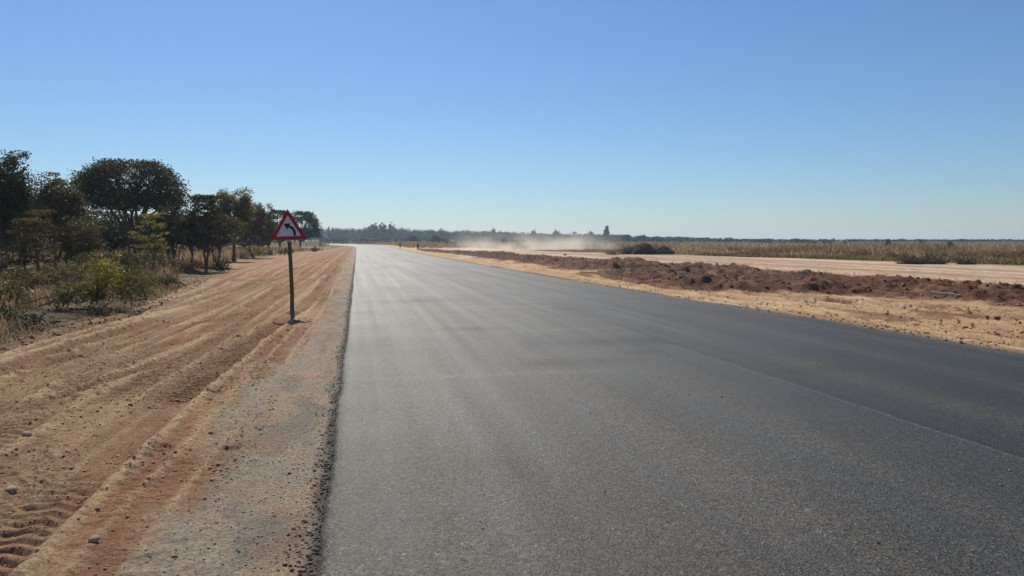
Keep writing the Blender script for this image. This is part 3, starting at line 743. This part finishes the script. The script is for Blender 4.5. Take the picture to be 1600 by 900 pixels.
near_tree(366, 408, 291, 78, 368, 'round', 'olive', "tall airy tree with a single trunk, left of the sign", 120, 60, .15, 21, trunk_r=.15)
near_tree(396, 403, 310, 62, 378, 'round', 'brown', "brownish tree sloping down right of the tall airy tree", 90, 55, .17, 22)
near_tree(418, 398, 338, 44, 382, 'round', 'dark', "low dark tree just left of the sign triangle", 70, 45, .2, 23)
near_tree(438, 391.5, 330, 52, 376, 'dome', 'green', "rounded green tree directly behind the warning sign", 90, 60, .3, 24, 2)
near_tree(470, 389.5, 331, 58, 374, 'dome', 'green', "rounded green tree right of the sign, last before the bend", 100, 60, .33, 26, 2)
# deeper trees closing the thicket
rr = random.Random(4)
proto = None
for i, (px, D, top, wp) in enumerate([(-40, 50, 262, 120), (30, 56, 300, 110), (100, 60, 305, 120), (150, 66, 326, 110), (175, 58, 330, 100), (218, 62, 330, 110), (258, 60, 330, 90), (300, 70, 332, 90), (235, 80, 336, 110), (340, 84, 336, 80), (385, 100, 342, 70), (410, 120, 348, 60), (130, 76, 328, 120), (60, 74, 318, 120), (0, 66, 310, 120)]):
    x, y = at(px, D); h = hpx(top, D); w = wp * D / F
    lab = "shadowy dark tree deep inside the left thicket, partly hidden by nearer trees"
    if proto is None:
        proto = tree("tree", x, y, lab, "tree", "shadowy trees deep in the thicket", LEAF['dark'], seed=40, shape='round', w=w, h=h, zlow=.6, n_cl=110, n_leaf=55, leaf=.2, stems=2)
        ph, pw = h, w
    else:
        copy_tree(proto, (x, y, gz(x, y)), rr.random() * 6, (w / pw, w / pw, h / ph), lab)

# shrubs
GB = "shrubs at the foot of the thicket"
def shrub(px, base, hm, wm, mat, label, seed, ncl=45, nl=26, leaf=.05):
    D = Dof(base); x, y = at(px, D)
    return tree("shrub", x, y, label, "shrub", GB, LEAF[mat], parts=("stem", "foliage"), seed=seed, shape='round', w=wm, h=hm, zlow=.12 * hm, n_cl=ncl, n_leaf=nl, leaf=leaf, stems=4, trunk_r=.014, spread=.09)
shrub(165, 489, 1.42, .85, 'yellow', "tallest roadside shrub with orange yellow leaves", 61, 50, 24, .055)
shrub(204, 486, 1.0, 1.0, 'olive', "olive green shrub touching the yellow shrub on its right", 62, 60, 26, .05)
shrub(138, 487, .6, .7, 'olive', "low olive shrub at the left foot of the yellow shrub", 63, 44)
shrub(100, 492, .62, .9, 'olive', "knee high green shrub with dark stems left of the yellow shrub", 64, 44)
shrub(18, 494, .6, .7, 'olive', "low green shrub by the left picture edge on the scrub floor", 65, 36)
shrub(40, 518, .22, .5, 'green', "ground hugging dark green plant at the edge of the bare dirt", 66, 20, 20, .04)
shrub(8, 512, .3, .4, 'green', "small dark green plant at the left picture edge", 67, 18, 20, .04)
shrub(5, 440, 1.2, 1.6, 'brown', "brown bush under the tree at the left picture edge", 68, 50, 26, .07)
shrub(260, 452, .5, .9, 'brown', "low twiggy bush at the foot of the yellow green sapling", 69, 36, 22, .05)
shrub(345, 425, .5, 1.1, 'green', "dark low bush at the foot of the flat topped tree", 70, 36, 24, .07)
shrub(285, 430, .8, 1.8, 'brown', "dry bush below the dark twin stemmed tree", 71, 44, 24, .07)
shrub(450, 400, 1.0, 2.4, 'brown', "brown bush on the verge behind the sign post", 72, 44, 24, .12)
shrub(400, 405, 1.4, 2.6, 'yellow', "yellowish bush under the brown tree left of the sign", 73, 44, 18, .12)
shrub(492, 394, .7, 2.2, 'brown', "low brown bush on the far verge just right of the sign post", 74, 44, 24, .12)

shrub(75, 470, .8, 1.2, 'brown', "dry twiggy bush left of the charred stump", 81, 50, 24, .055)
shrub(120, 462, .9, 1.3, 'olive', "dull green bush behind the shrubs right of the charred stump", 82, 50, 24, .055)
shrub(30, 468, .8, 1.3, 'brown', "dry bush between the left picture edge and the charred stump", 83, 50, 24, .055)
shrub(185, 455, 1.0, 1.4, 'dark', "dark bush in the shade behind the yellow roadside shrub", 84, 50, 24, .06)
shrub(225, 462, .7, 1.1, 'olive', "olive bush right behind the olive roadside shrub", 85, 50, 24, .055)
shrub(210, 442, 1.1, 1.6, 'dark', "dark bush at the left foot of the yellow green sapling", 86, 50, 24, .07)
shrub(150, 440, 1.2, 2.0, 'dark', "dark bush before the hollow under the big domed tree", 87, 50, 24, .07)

GFB = "bushes in the tall dry grass field"
for px, D, hm, wm, mt, lab in [(1108, 120, 1.3, 2.6, 'dry', "grey brown bush in the dry field left of the lone long heap"), (1215, 105, 1.1, 2.6, 'dry', "brown bush at the left end of the tall grass"),
  (1262, 95, 1.6, 3.0, 'dry', "low straw coloured bush in the tall grass above the middle of the haul road"), (1305, 80, 1.3, 2.4, 'dry', "rusty brown bush among the tall grass"),
  (1345, 72, 1.5, 2.6, 'dry', "tan bush in the tall grass left of the little ragged tree"), (1402, 66, 1.35, 2.6, 'dry', "brown bush in the grass above the strip of uprooted brush"),
  (1462, 63, 1.55, 2.8, 'dry', "dry bush in the grass right of the uprooted brush strip"), (1507, 60, 1.4, 2.2, 'dry', "rusty bush in the grass above the small brush clump"),
  (1548, 58, 1.5, 2.4, 'dry', "dry bush in the grass, last but one before the right picture edge"), (1590, 57, 1.6, 2.6, 'dry', "brown bush in the grass at the right picture edge")]:
    x, y = at(px, D)
    tree("bush", x, y, lab, "bush", GFB, LEAF[mt], parts=("stem", "foliage"), seed=int(px), shape='round', w=wm, h=hm * .78, zlow=.08, n_cl=46, n_leaf=30, leaf=.10, stems=4, trunk_r=.02, spread=.16)

# charred stump in the scrub
x, y = at(97, Dof(446)); st_ = empty("tree_stump", (x, y, gz(x, y)))
tag(st_, "short charred black stump in the dry grass at the left", "stump")
M_CHAR = mat_plain("charred_wood", (0.02, 0.017, 0.015), .9, .4, 40, .01)
V, Fc = tubes([(np.array([(0, 0, -.05), (.0, 0, .12), (.03, .02, .28), (.10, .03, .34)]), np.array([.22, .19, .17, .05])), (np.array([(.0, 0, .12), (.3, .05, .2), (.5, .1, .16)]), np.array([.09, .07, .04])), (np.array([(-.0, 0, .1), (-.25, .1, .14), (-.42, .1, .08)]), np.array([.09, .06, .04]))], 9)
new_mesh("trunk", V, Fc, M_CHAR, True, None, st_)
V, Fc = tubes([(np.array([(.30, -.05, .22), (.42, -.02, .29), (.55, .02, .27)]), np.array([.03, .035, .02]))], 6)
new_mesh("broken_branch", V, Fc, mat_plain("bare_wood", (.5, .45, .4), .8, .2, 20), True, None, st_)

# branch sticking out of the red spoil
def branch(px, py, pts, rad, label, c=(.06, .045, .035), zb=.3):
    x, y = gp(px, py, zb)
    V, Fc = tubes([(np.array(pts), np.array(rad))], 7)
    o = new_mesh("fallen_branch", V, Fc, mat_plain("dead_wood", c, .9, .3, 15), True)
    o.location = (x, y, gz(x, y)); return tag(o, label, "branch", None)
branch(1043, 419, [(-.35, .2, .30), (-.15, 0, .24), (.1, 0, .12), (.3, -.1, .0)], [.03, .07, .08, .05], "dark broken branch lying on the red spoil bank")
branch(1478, 463, [(-.22, .3, .10), (-.08, .1, .07), (.10, -.1, .05), (.26, -.3, .02)], [.03, .04, .045, .03], "pale pinkish branch lying at the foot of the red spoil bank", (.48, .33, .26), .1)

# ---------------------------------------------------------------- earth and brush heaps across the haul road
M_HEAP = mat_tinted("heap_soil", (0.035, 0.025, 0.02), (0.15, 0.085, 0.055))
def heap(px, D, w, d, h, seed, label, twig, tm=(.0, .6)):
    x, y = at(px, D); r = np.random.default_rng(seed)
    root = empty("brush_heap", (x, y, gz(x, y)), -YAW); tag(root, label, "heap", "heaps of soil and brush across the haul road")
    n = 44; gx, gy = np.meshgrid(np.linspace(-1, 1, n), np.linspace(-1, 1, n))
    rad = np.hypot(gx, gy); b = np.clip(1 - rad ** 1.6, 0, 1) ** .7
    z = b * h * (.62 + .55 * fbm(gx * 2.2 + seed, gy * 2.2, seed, 4)) + b * .22 * (fbm(gx * 9, gy * 9, seed + 3, 3) - .5) - .08 * (rad > .98)
    V = np.stack([gx * w / 2, gy * d / 2, z - .05], -1).reshape(-1, 3); idx = np.arange(n * n).reshape(n, n)
    Fc = np.stack([idx[:-1, :-1], idx[:-1, 1:], idx[1:, 1:], idx[1:, :-1]], -1).reshape(-1, 4)
    t = np.clip(tm[0] + (tm[1] - tm[0]) * fbm(gx * 5, gy * 5, seed + 9, 3), 0, 1)
    new_mesh("soil", V, Fc, M_HEAP, False, {"tint": t.ravel()}, root)
    lines = []
    for i in range(twig):
        a = r.random() * 6.28; q = r.random() ** .5 * .85
        px_, py_ = q * math.cos(a), q * math.sin(a); zz = (1 - q ** 1.6) ** .7 * h * .8
        dv = r.normal(size=3) * np.array([.5, .5, .35]); dv[2] = abs(dv[2]) + .05
        p0 = np.array([px_ * w / 2, py_ * d / 2, zz]); lines.append((np.array([p0, p0 + dv * .5, p0 + dv + r.normal(0, .08, 3)]), np.array([.035, .025, .01])))
    V, Fc = tubes(lines, 4); new_mesh("brushwood", V, Fc, M_BARK, True, None, root)
    return root
heap(985, 99, 3.4, 3, .95, 3, "grey twiggy heap at the left end of the row of heaps", 110)
heap(1007, 97, 3.6, 3, 1.55, 5, "highest dark heap of brush in the row across the haul road", 90)
heap(1036, 98, 3.4, 3.2, 1.25, 8, "rounded reddish dark heap at the right end of the row", 50, (.1, .9))
heap(956, 95, 1.9, 2, .45, 9, "small low brown mound left of the row of heaps", 10, (.5, 1.2))
heap(1148, 118, 5.2, 3, .85, 12, "long low dark heap standing alone in the brown field", 60)
heap(1172, 112, 3.0, 2, .5, 14, "small dark heap right of the lone long heap", 30)
heap(1440, 55, 4.2, 1.6, .34, 15, "strip of dark uprooted brush at the foot of the tall grass", 120)
heap(1510, 54.5, 1.6, 1.0, .22, 16, "small clump of dark uprooted brush nearer the right picture edge", 30)
heap(897, 180, 2.6, 2, .6, 17, "small brown mound behind the blowing dust", 8)

# ---------------------------------------------------------------- distant trees
GF = "trees standing out along the horizon"
far_protos = {}
def far_tree(kind, px, D, top, wpx, label, group=GF):
    x, y = at(px, D); z = gz(x, y)
    h = (CAMH - z) + (378 - top) * D / F; w = wpx * D / F
    name = "conifer" if kind == 'cone' else "tree"
    if kind not in far_protos:
        sh = {'cone': ('cone', 4.2, 14, .8), 'round': ('round', 8, 10, 1.2), 'tall': ('round', 5, 14, 2.5), 'bush': ('round', 6, 4, .3), 'thin': ('round', 6, 11, 5.5), 'dome': ('dome', 8, 8, 2.8)}[kind]
        ncl = {'thin': 26, 'cone': 170}.get(kind, 80)
        o = tree(name, x, y, label, "tree", group, LEAF['far'], seed=200 + len(far_protos), shape=sh[0], w=sh[1], h=sh[2], zlow=sh[3], n_cl=ncl, n_leaf=46, leaf=.62, stems=1, trunk_r=.22)
        far_protos[kind] = (o, sh[1], sh[2]); o.scale = (w / sh[1], w / sh[1], h / sh[2]); return o
    o, pw, ph = far_protos[kind]
    return copy_tree(o, (x, y, z), rr.random() * 6, (w / pw, w / pw, h / ph), label, group)
FT = [('tall', 501, 640, 355, 9, "narrow tree at the left end of the far wood beside the near trees"),
 ('cone', 515, 640, 354, 6, "pointed tree, left one of a close pair above the far wood"),
 ('cone', 520, 650, 355, 6, "pointed tree, right one of a close pair above the far wood"),
 ('tall', 540, 640, 359, 6, "small narrow treetop above the far wood left of the three high crowns"),
 ('round', 584, 620, 348, 20, "rounded crown, left of the three high crowns on the horizon"),
 ('round', 598, 620, 348, 18, "rounded crown, middle of the three high crowns on the horizon"),
 ('tall', 612, 620, 347, 13, "slim topped tree, right of the three high crowns on the horizon"),
 ('bush', 645, 430, 368, 16, "dark bushy tree beyond the two walkers"),
 ('bush', 681, 420, 368, 18, "dark bushy tree right of the two walkers"),
 ('tall', 688, 640, 358, 5, "narrow treetop above the wood right of the walkers"),
 ('tall', 771, 600, 355, 8, "slender tree rising alone above the wood before the dust"),
 ('cone', 782, 600, 360, 6, "small pointed tree right of the slender lone tree"),
 ('bush', 773, 380, 369, 13, "dark bush left of the blowing dust"),
 ('bush', 788, 390, 370, 11, "smaller dark bush nearer the blowing dust"),
 ('tall', 834, 560, 358, 9, "narrow tree showing above the dust cloud"),
 ('round', 851, 560, 366, 8, "low round treetop above the dust cloud"),
 ('tall', 869, 540, 358, 12, "leaning full crowned tree right above the dust cloud"),
 ('thin', 898, 560, 361, 10, "pale sparse tree right of the dust"),
 ('thin', 914, 560, 364, 7, "small sparse tree left of the forked crown"),
 ('round', 923, 540, 360, 11, "forked round crown left of the tall pointed conifer"),
 ('bush', 931, 520, 368, 18, "broad dark treetop just left of the conifer"),
 ('cone', 947.5, 520, 353, 17, "tallest pointed conifer on the horizon"),
 ('dome', 978, 480, 366, 13, "flat crowned tree left above the brush heaps"),
 ('round', 1004, 480, 366, 13, "round tree above the brush heaps"),
 ('bush', 1022, 470, 371, 16, "low tree right above the brush heaps"),
 ('bush', 1044, 460, 374, 16, "low bush on the horizon beyond the reddish heap"),
 ('round', 1062, 450, 374, 10, "small round tree right of the reddish heap"),
 ('bush', 1078, 450, 375, 14, "small low tree on the horizon between the heaps, left one"),
 ('bush', 1103, 440, 375, 16, "small low tree on the horizon between the heaps, right one"),
 ('thin', 1125, 430, 371, 7, "sparse thin tree left of a round pair above the lone heap"),
 ('dome', 1138, 420, 371, 14, "wider flat crowned tree above the lone long heap"),
 ('bush', 1156, 400, 376, 11, "dark bush right above the lone long heap"),
 ('dome', 1182, 400, 373, 22, "broad dark low tree right of the lone heap"),
 ('bush', 1202, 390, 376, 10, "small dark bush touching the broad dark low tree"),
 ('bush', 1222, 380, 377, 12, "faint low bush between two broad dark trees"),
 ('dome', 1248, 360, 375, 18, "broad dark low tree where the tall grass begins"),
 ('bush', 1272, 340, 376, 12, "dark bush on the skyline right of the broad low trees"),
 ('bush', 1292, 330, 376, 14, "last dark bush of the row on the skyline"),
 ('bush', 1318, 300, 377, 9, "small bush on the skyline over the tall grass"),
 ('round', 1387, 210, 373, 9, "small ragged tree poking above the tall grass on the right"),
 ('thin', 1437, 200, 373, 4, "tiny bare tree poking above the tall grass near the right"),
 ('bush', 1484, 200, 377, 10, "small bush barely above the grass near the right picture edge")]
for t in FT: far_tree(*t)

# far wood: uncountable mass
def wood(name, spec, label, seed, leaf, npt):
    r = np.random.default_rng(seed); CL = []; LN = []; T = []
    for px0, px1, D0, D1, top0, top1, n in spec:
        for i in range(n):
            t = r.random(); px = px0 + (px1 - px0) * t; D = D0 + (D1 - D0) * r.random()
            x, y = at(px, D); z = elev(y) - .1
            tall = (CAMH - z) + (378 - (top0 + (top1 - top0) * t) + 3.0) * D / F
            h = tall * (.78 + .20 * r.random() + (.14 * r.random() if r.random() < .12 else 0)); w = 4.5 + 5 * r.random()
            d = r.normal(size=(npt, 3)); d /= np.linalg.norm(d, axis=1)[:, None]
            p = d * (.5 + .5 * r.random((npt, 1))) * np.array([w / 2, w / 2, h * .42]); p += (x, y, z + h * .58)
            CL.append(p); T.append(np.clip(r.random() * .7 + r.normal(0, .15, npt), 0, 1))
            LN.append((np.array([(x, y, z - .3), (x, y, z + h * .6)]), np.array([.2, .1])))
    c = np.concatenate(CL); LV, LF = leaf_quads(c, leaf, r)
    root = empty(name, (0, 0, 0)); tag(root, label, "wood", kind="stuff")
    new_mesh("trunk", *tubes(LN, 4), M_BARK, True, None, root)
    new_mesh("crown", LV, LF, LEAF['far'], False, {"tint": np.repeat(np.concatenate(T), 4)}, root)
wood("far_wood", [(440, 640, 640, 760, 357, 358, 300), (640, 800, 620, 740, 359, 364, 230), (800, 980, 560, 700, 365, 369, 210), (980, 1120, 480, 640, 370, 374, 90), (1120, 1620, 420, 700, 375.5, 376.5, 160), (-60, 460, 560, 760, 356, 356, 160)],
     "hazy blue green wood lining the horizon", 301, 1.1, 110)
wood("scrub_belt", [(500, 700, 380, 560, 373, 374, 150), (690, 960, 300, 500, 375, 375, 90), (960, 1300, 330, 480, 377, 378, 90)], "grey brown bushes scattered on the plain before the wood", 302, .7, 40)

# ---------------------------------------------------------------- warning sign
sx, sy = at(455, Dof(487))
sign = empty("warning_sign", (sx, sy, gz(sx, sy) + .05))
tag(sign, "red bordered triangular warning sign with a black left curve arrow on a timber post", "road sign")
M_POST = mat_plain("post_timber", (0.115, 0.108, 0.055), .9, .35, 18, .006)
lean = -.045
lines = [(np.array([(0, 0, -.2), (.0, 0, 0), (.006, 0, .4), (-.004, 0, .8), (-.016, 0, 1.2), (-.03, 0, 1.6), (-.045, 0, 2.0), (-.055, 0, 2.20)]), np.array([.056, .056, .053, .054, .051, .051, .049, .048]))]
V, Fc = tubes(lines, 4, R(38))
V = np.asarray(V)
nseg = len(V) // 4
cap = np.array([[nseg * 4 - 4, nseg * 4 - 3, nseg * 4 - 2, nseg * 4 - 1]])
post = new_mesh("post", V, np.concatenate([Fc, cap]), M_POST, False, None, sign)
# the plate hangs on the near face of the post
SX, SZ = -.035, 1.67
Wd, Hh = .80, .70
def rounded_tri(s, r=.03, dz=0.0):
    pts = []
    cs = [(-Wd / 2, 0), (Wd / 2, 0), (0, Hh)]
    cen = (0, Hh / 3)
    cs = [(cen[0] + (x - cen[0]) * s, cen[1] + (z - cen[1]) * s) for x, z in cs]
    for i in range(3):
        p, q, o = Vector(cs[i]), Vector(cs[(i + 1) % 3]), Vector(cs[i - 1])
        a, b = p + (o - p).normalized() * r, p + (q - p).normalized() * r
        for k in range(5):
            t = k / 4; pts.append(tuple((1 - t) ** 2 * a + 2 * t * (1 - t) * p + t * t * b))
    return pts
plate_root = empty("sign_plate", (SX, -.068, SZ)); plate_root.parent = sign
plate_root.rotation_euler = (R(-1), R(-2.0), R(9))
M_RED = mat_plain("sign_red", (0.40, 0.006, 0.024), .45, .08, 6)
M_WHITE = mat_plain("sign_white", (0.62, 0.62, 0.66), .5, .05, 6)
M_BLACK = mat_plain("sign_black", (0.012, 0.012, 0.014), .5, .1, 6)
M_ALU = mat_plain("sign_back", (0.35, 0.36, 0.37), .5, .1, 6)
mb = MB(); mb.prism(rounded_tri(1.0), -.001, .003); body = mb.build("plate", M_ALU, plate_root)
outer, inner = rounded_tri(1.0), rounded_tri(.68, .012)
mb = MB(); n = len(outer)
for k, yv in ((0, -.0035),):
    mb.add([(p[0], -.0035, p[1]) for p in outer] + [(p[0], -.0035, p[1]) for p in inner] + [(p[0], -.001, p[1]) for p in outer] + [(p[0], -.001, p[1]) for p in inner],
           [(i, (i + 1) % n, (i + 1) % n + n, i + n) for i in range(n)] + [(i, i + 2 * n, (i + 1) % n + 2 * n, (i + 1) % n) for i in range(n)] + [(i + n, (i + 1) % n + n, (i + 1) % n + 3 * n, i + 3 * n) for i in range(n)])
mb.build("border", M_RED, plate_root)
mb = MB(); mb.prism(rounded_tri(.70, .012), -.0025, -.0012); mb.build("panel", M_WHITE, plate_root)
# curved arrow: shaft bends up and to the left
mb = MB()
path = [(.178, .085), (.178, .135), (.174, .175), (.163, .212), (.143, .245), (.115, .270), (.080, .290), (.052, .302)]
path = [Vector((p[0] - .045, p[1])) for p in path]
nrm = []
for a in range(len(path)):
    t = (path[min(a + 1, len(path) - 1)] - path[max(a - 1, 0)]).normalized(); nrm.append(Vector((t.y, -t.x)))
wdt = .028
o_ = [p + n_ * wdt for p, n_ in zip(path, nrm)]; i_ = [p - n_ * wdt for p, n_ in zip(path, nrm)]
for a in range(len(path) - 1):
    mb.prism([tuple(i_[a]), tuple(i_[a + 1]), tuple(o_[a + 1]), tuple(o_[a])], -.0055, -.0027)
mb.prism([(-.100, .360), (.052, .372), (-.026, .222)], -.0056, -.0026)
mb.build("arrow", M_BLACK, plate_root)
mb = MB()
for zz in (.08, .42):
    M_ = Matrix.Rotation(math.pi / 2, 3, 'X'); pts = [(.010 * math.cos(a * math.pi / 3), zz + .010 * math.sin(a * math.pi / 3)) for a in range(6)]
    mb = MB(); mb.prism(pts, -.009, -.002); mb.build("bolt", M_ALU, plate_root)
mb = MB(); mb.box((SX + .012, -.058, SZ - .03), (.03, .012, .06)); mb.build("bracket", mat_plain("bracket_white", (.6, .6, .6), .5), sign)
# small mound of earth at the foot
n = 24; a, q = np.meshgrid(np.linspace(0, 2 * np.pi, 25)[:-1], np.linspace(0, 1, 9))
zz = -.05 + (.11 * np.cos(q * np.pi / 2) ** 1.2) * (1 + .6 * (fbm(q * 3 + np.cos(a) * 2, np.sin(a) * 2, 5, 3) - .5)) - .02
V = np.stack([q * .34 * np.cos(a), q * .30 * np.sin(a), zz], -1).reshape(-1, 3)
idx = np.arange(9 * 24).reshape(9, 24); Fc = np.stack([idx[:-1], idx[1:], np.roll(idx, -1, 1)[1:], np.roll(idx, -1, 1)[:-1]], -1).reshape(-1, 4)
new_mesh("foot_mound", V, Fc, mat_plain("mound_soil", (.27, .14, .08), .95, .3, 30, .01), True, None, sign)

# ---------------------------------------------------------------- two walkers far up the road
M_SKIN = mat_plain("skin", (.07, .035, .022), .6, .1, 5)
def person(px, D, zoff, height_m, face, stride, label, shirt, trousers):
    x, y = at(px, D); z = gz(x, y)
    root_me = bpy.data.meshes.new("person")
    s = height_m / 1.75
    hipL, hipR = (-.10, 0, .92), (.10, 0, .92)
    J = dict(pel=(0, 0, .98), ch=(0, .01, 1.30), nk=(0, .02, 1.48), hd=(0, .04, 1.60), top=(0, .04, 1.72),
             hl=hipL, kl=(-.11, stride * .5, .50), al=(-.11, stride * .55 - .05, .08), fl=(-.12, stride * .55 + .12, .03),
             hr=hipR, kr=(.11, -stride * .25 + .05, .50), ar=(.11, -stride * .8, .10), fr=(.12, -stride * .8 + .16, .03),
             sl=(-.19, .01, 1.42), el=(-.25, -.06 - stride * .2, 1.14), wl=(-.24, .06 - stride * .2, .90), hnl=(-.23, .10 - stride * .2, .80),
             sr=(.19, .01, 1.42), er=(.25, -.02 + stride * .15, 1.14), wr=(.24, .14 + stride * .2, .92), hnr=(.23, .19 + stride * .2, .83))
    rd = dict(pel=.15, ch=.17, nk=.06, hd=.10, top=.075, hl=.095, kl=.062, al=.045, fl=.04, hr=.095, kr=.062, ar=.045, fr=.04,
              sl=.065, el=.045, wl=.032, hnl=.035, sr=.065, er=.045, wr=.032, hnr=.035)
    keys = list(J); E = [("pel", "ch"), ("ch", "nk"), ("nk", "hd"), ("hd", "top"), ("pel", "hl"), ("hl", "kl"), ("kl", "al"), ("al", "fl"), ("pel", "hr"), ("hr", "kr"), ("kr", "ar"), ("ar", "fr"),
                         ("ch", "sl"), ("sl", "el"), ("el", "wl"), ("wl", "hnl"), ("ch", "sr"), ("sr", "er"), ("er", "wr"), ("wr", "hnr")]
    root_me.from_pydata([Vector(J[k]) * s for k in keys], [(keys.index(a), keys.index(b)) for a, b in E], [])
    o = bpy.data.objects.new("person", root_me); col.objects.link(o)
    root_me.materials.append(M_SKIN); root_me.materials.append(shirt); root_me.materials.append(trousers)
    sk = o.modifiers.new("skin", 'SKIN'); sk.use_smooth_shade = True
    for i, k in enumerate(keys):
        root_me.skin_vertices[0].data[i].radius = (rd[k] * s, rd[k] * s * (.75 if k in ('pel', 'ch') else 1))
    root_me.skin_vertices[0].data[0].use_root = True
    ss = o.modifiers.new("sub", 'SUBSURF'); ss.levels = ss.render_levels = 1
    dg = bpy.context.evaluated_depsgraph_get(); me2 = bpy.data.meshes.new_from_object(o.evaluated_get(dg))
    o.modifiers.clear(); o.data = me2
    for p in me2.polygons:
        c = p.center / s; p.use_smooth = True
        p.material_index = 0 if c.z > 1.47 or (c.z < .95 and abs(c.x) > .19 and c.z > .7) else (1 if c.z > .96 else 2)
    o.location = (x, y, z + zoff); o.rotation_euler = (0, 0, face)
    hr = new_mesh("hair", ICO * np.array([.105, .115, .09]) * s + np.array([0, .025, 1.68]) * s, ICOF, mat_plain("hair_black", (.01, .01, .01), .8), True, None, o)
    return tag(o, label, "person", "people walking at the right edge of the road")
M_SH1 = mat_plain("shirt_maroon", (.05, .012, .014), .9, .15, 9); M_SH2 = mat_plain("shirt_dark", (.03, .012, .012), .9, .15, 9)
M_TR = mat_plain("trousers_dark", (.016, .015, .018), .9, .15, 9)
person(625.5, 186, 0.0, 1.66, R(172), .28, "person in dark clothes on the right road edge, farther left of the two", M_SH1, M_TR)
person(653.5, 166, 0.0, 1.68, R(10), .22, "person in dark clothes on the right road edge, nearer one of the two", M_SH2, M_TR)

# ---------------------------------------------------------------- air
def volume_mat(name, colr, density, aniso=0.0):
    m = bpy.data.materials.new(name); m.use_nodes = True; nt = m.node_tree; nt.nodes.clear()
    out = nt.nodes.new("ShaderNodeOutputMaterial"); v = nt.nodes.new("ShaderNodeVolumePrincipled")
    v.inputs["Color"].default_value = (*colr, 1); v.inputs["Density"].default_value = density; v.inputs["Anisotropy"].default_value = aniso
    nt.links.new(v.outputs[0], out.inputs["Volume"]); return m, nt, v
mh, _, _ = volume_mat("haze_air", (.64, .82, 1.0), .0003, .3)
mb = MB(); mb.box((0, 0, 13.0), (5600, 5600, 34)); hz = mb.build("haze", mh); tag(hz, kind="stuff")
# dust blown off the haul road
md, nt, v = volume_mat("dust_air", (.96, .88, .78), 0, .35)
tc = nt.nodes.new("ShaderNodeTexCoord"); sep = nt.nodes.new("ShaderNodeSeparateXYZ"); nt.links.new(tc.outputs["Object"], sep.inputs[0])
mp = nt.nodes.new("ShaderNodeMapping"); mp.inputs["Scale"].default_value = (.16, .16, .22); nt.links.new(tc.outputs["Object"], mp.inputs[0])
nz = noise(nt, mp.outputs[0], 1.0, 3, .55)
zf = math_n(nt, 'POWER', maprange(nt, sep.outputs[2], 0, 6.5, 1, 0), 2.5)
gxn = maprange(nt, math_n(nt, 'ABSOLUTE', sep.outputs[0], 0), 6, 21, 1, 0)
gyn = maprange(nt, math_n(nt, 'ABSOLUTE', sep.outputs[1], 0), 3, 9, 1, 0)
dd = math_n(nt, 'MULTIPLY', math_n(nt, 'MULTIPLY', zf, gxn), math_n(nt, 'MULTIPLY', gyn, maprange(nt, nz, .42, .68, 0, 1)))
dd = math_n(nt, 'MULTIPLY', dd, .36)
nt.links.new(dd, v.inputs["Density"])
dx_, dy_ = at(835, 165)
mb = MB(); mb.box((0, 0, 3.35), (42, 18, 6.6)); du = mb.build("dust_cloud", md); du.location = (dx_, dy_, gz(dx_, dy_) + .1)
du.rotation_euler = (0, 0, R(12)); tag(du, "pale dust cloud drifting over the haul road in the distance", "dust", kind="stuff")
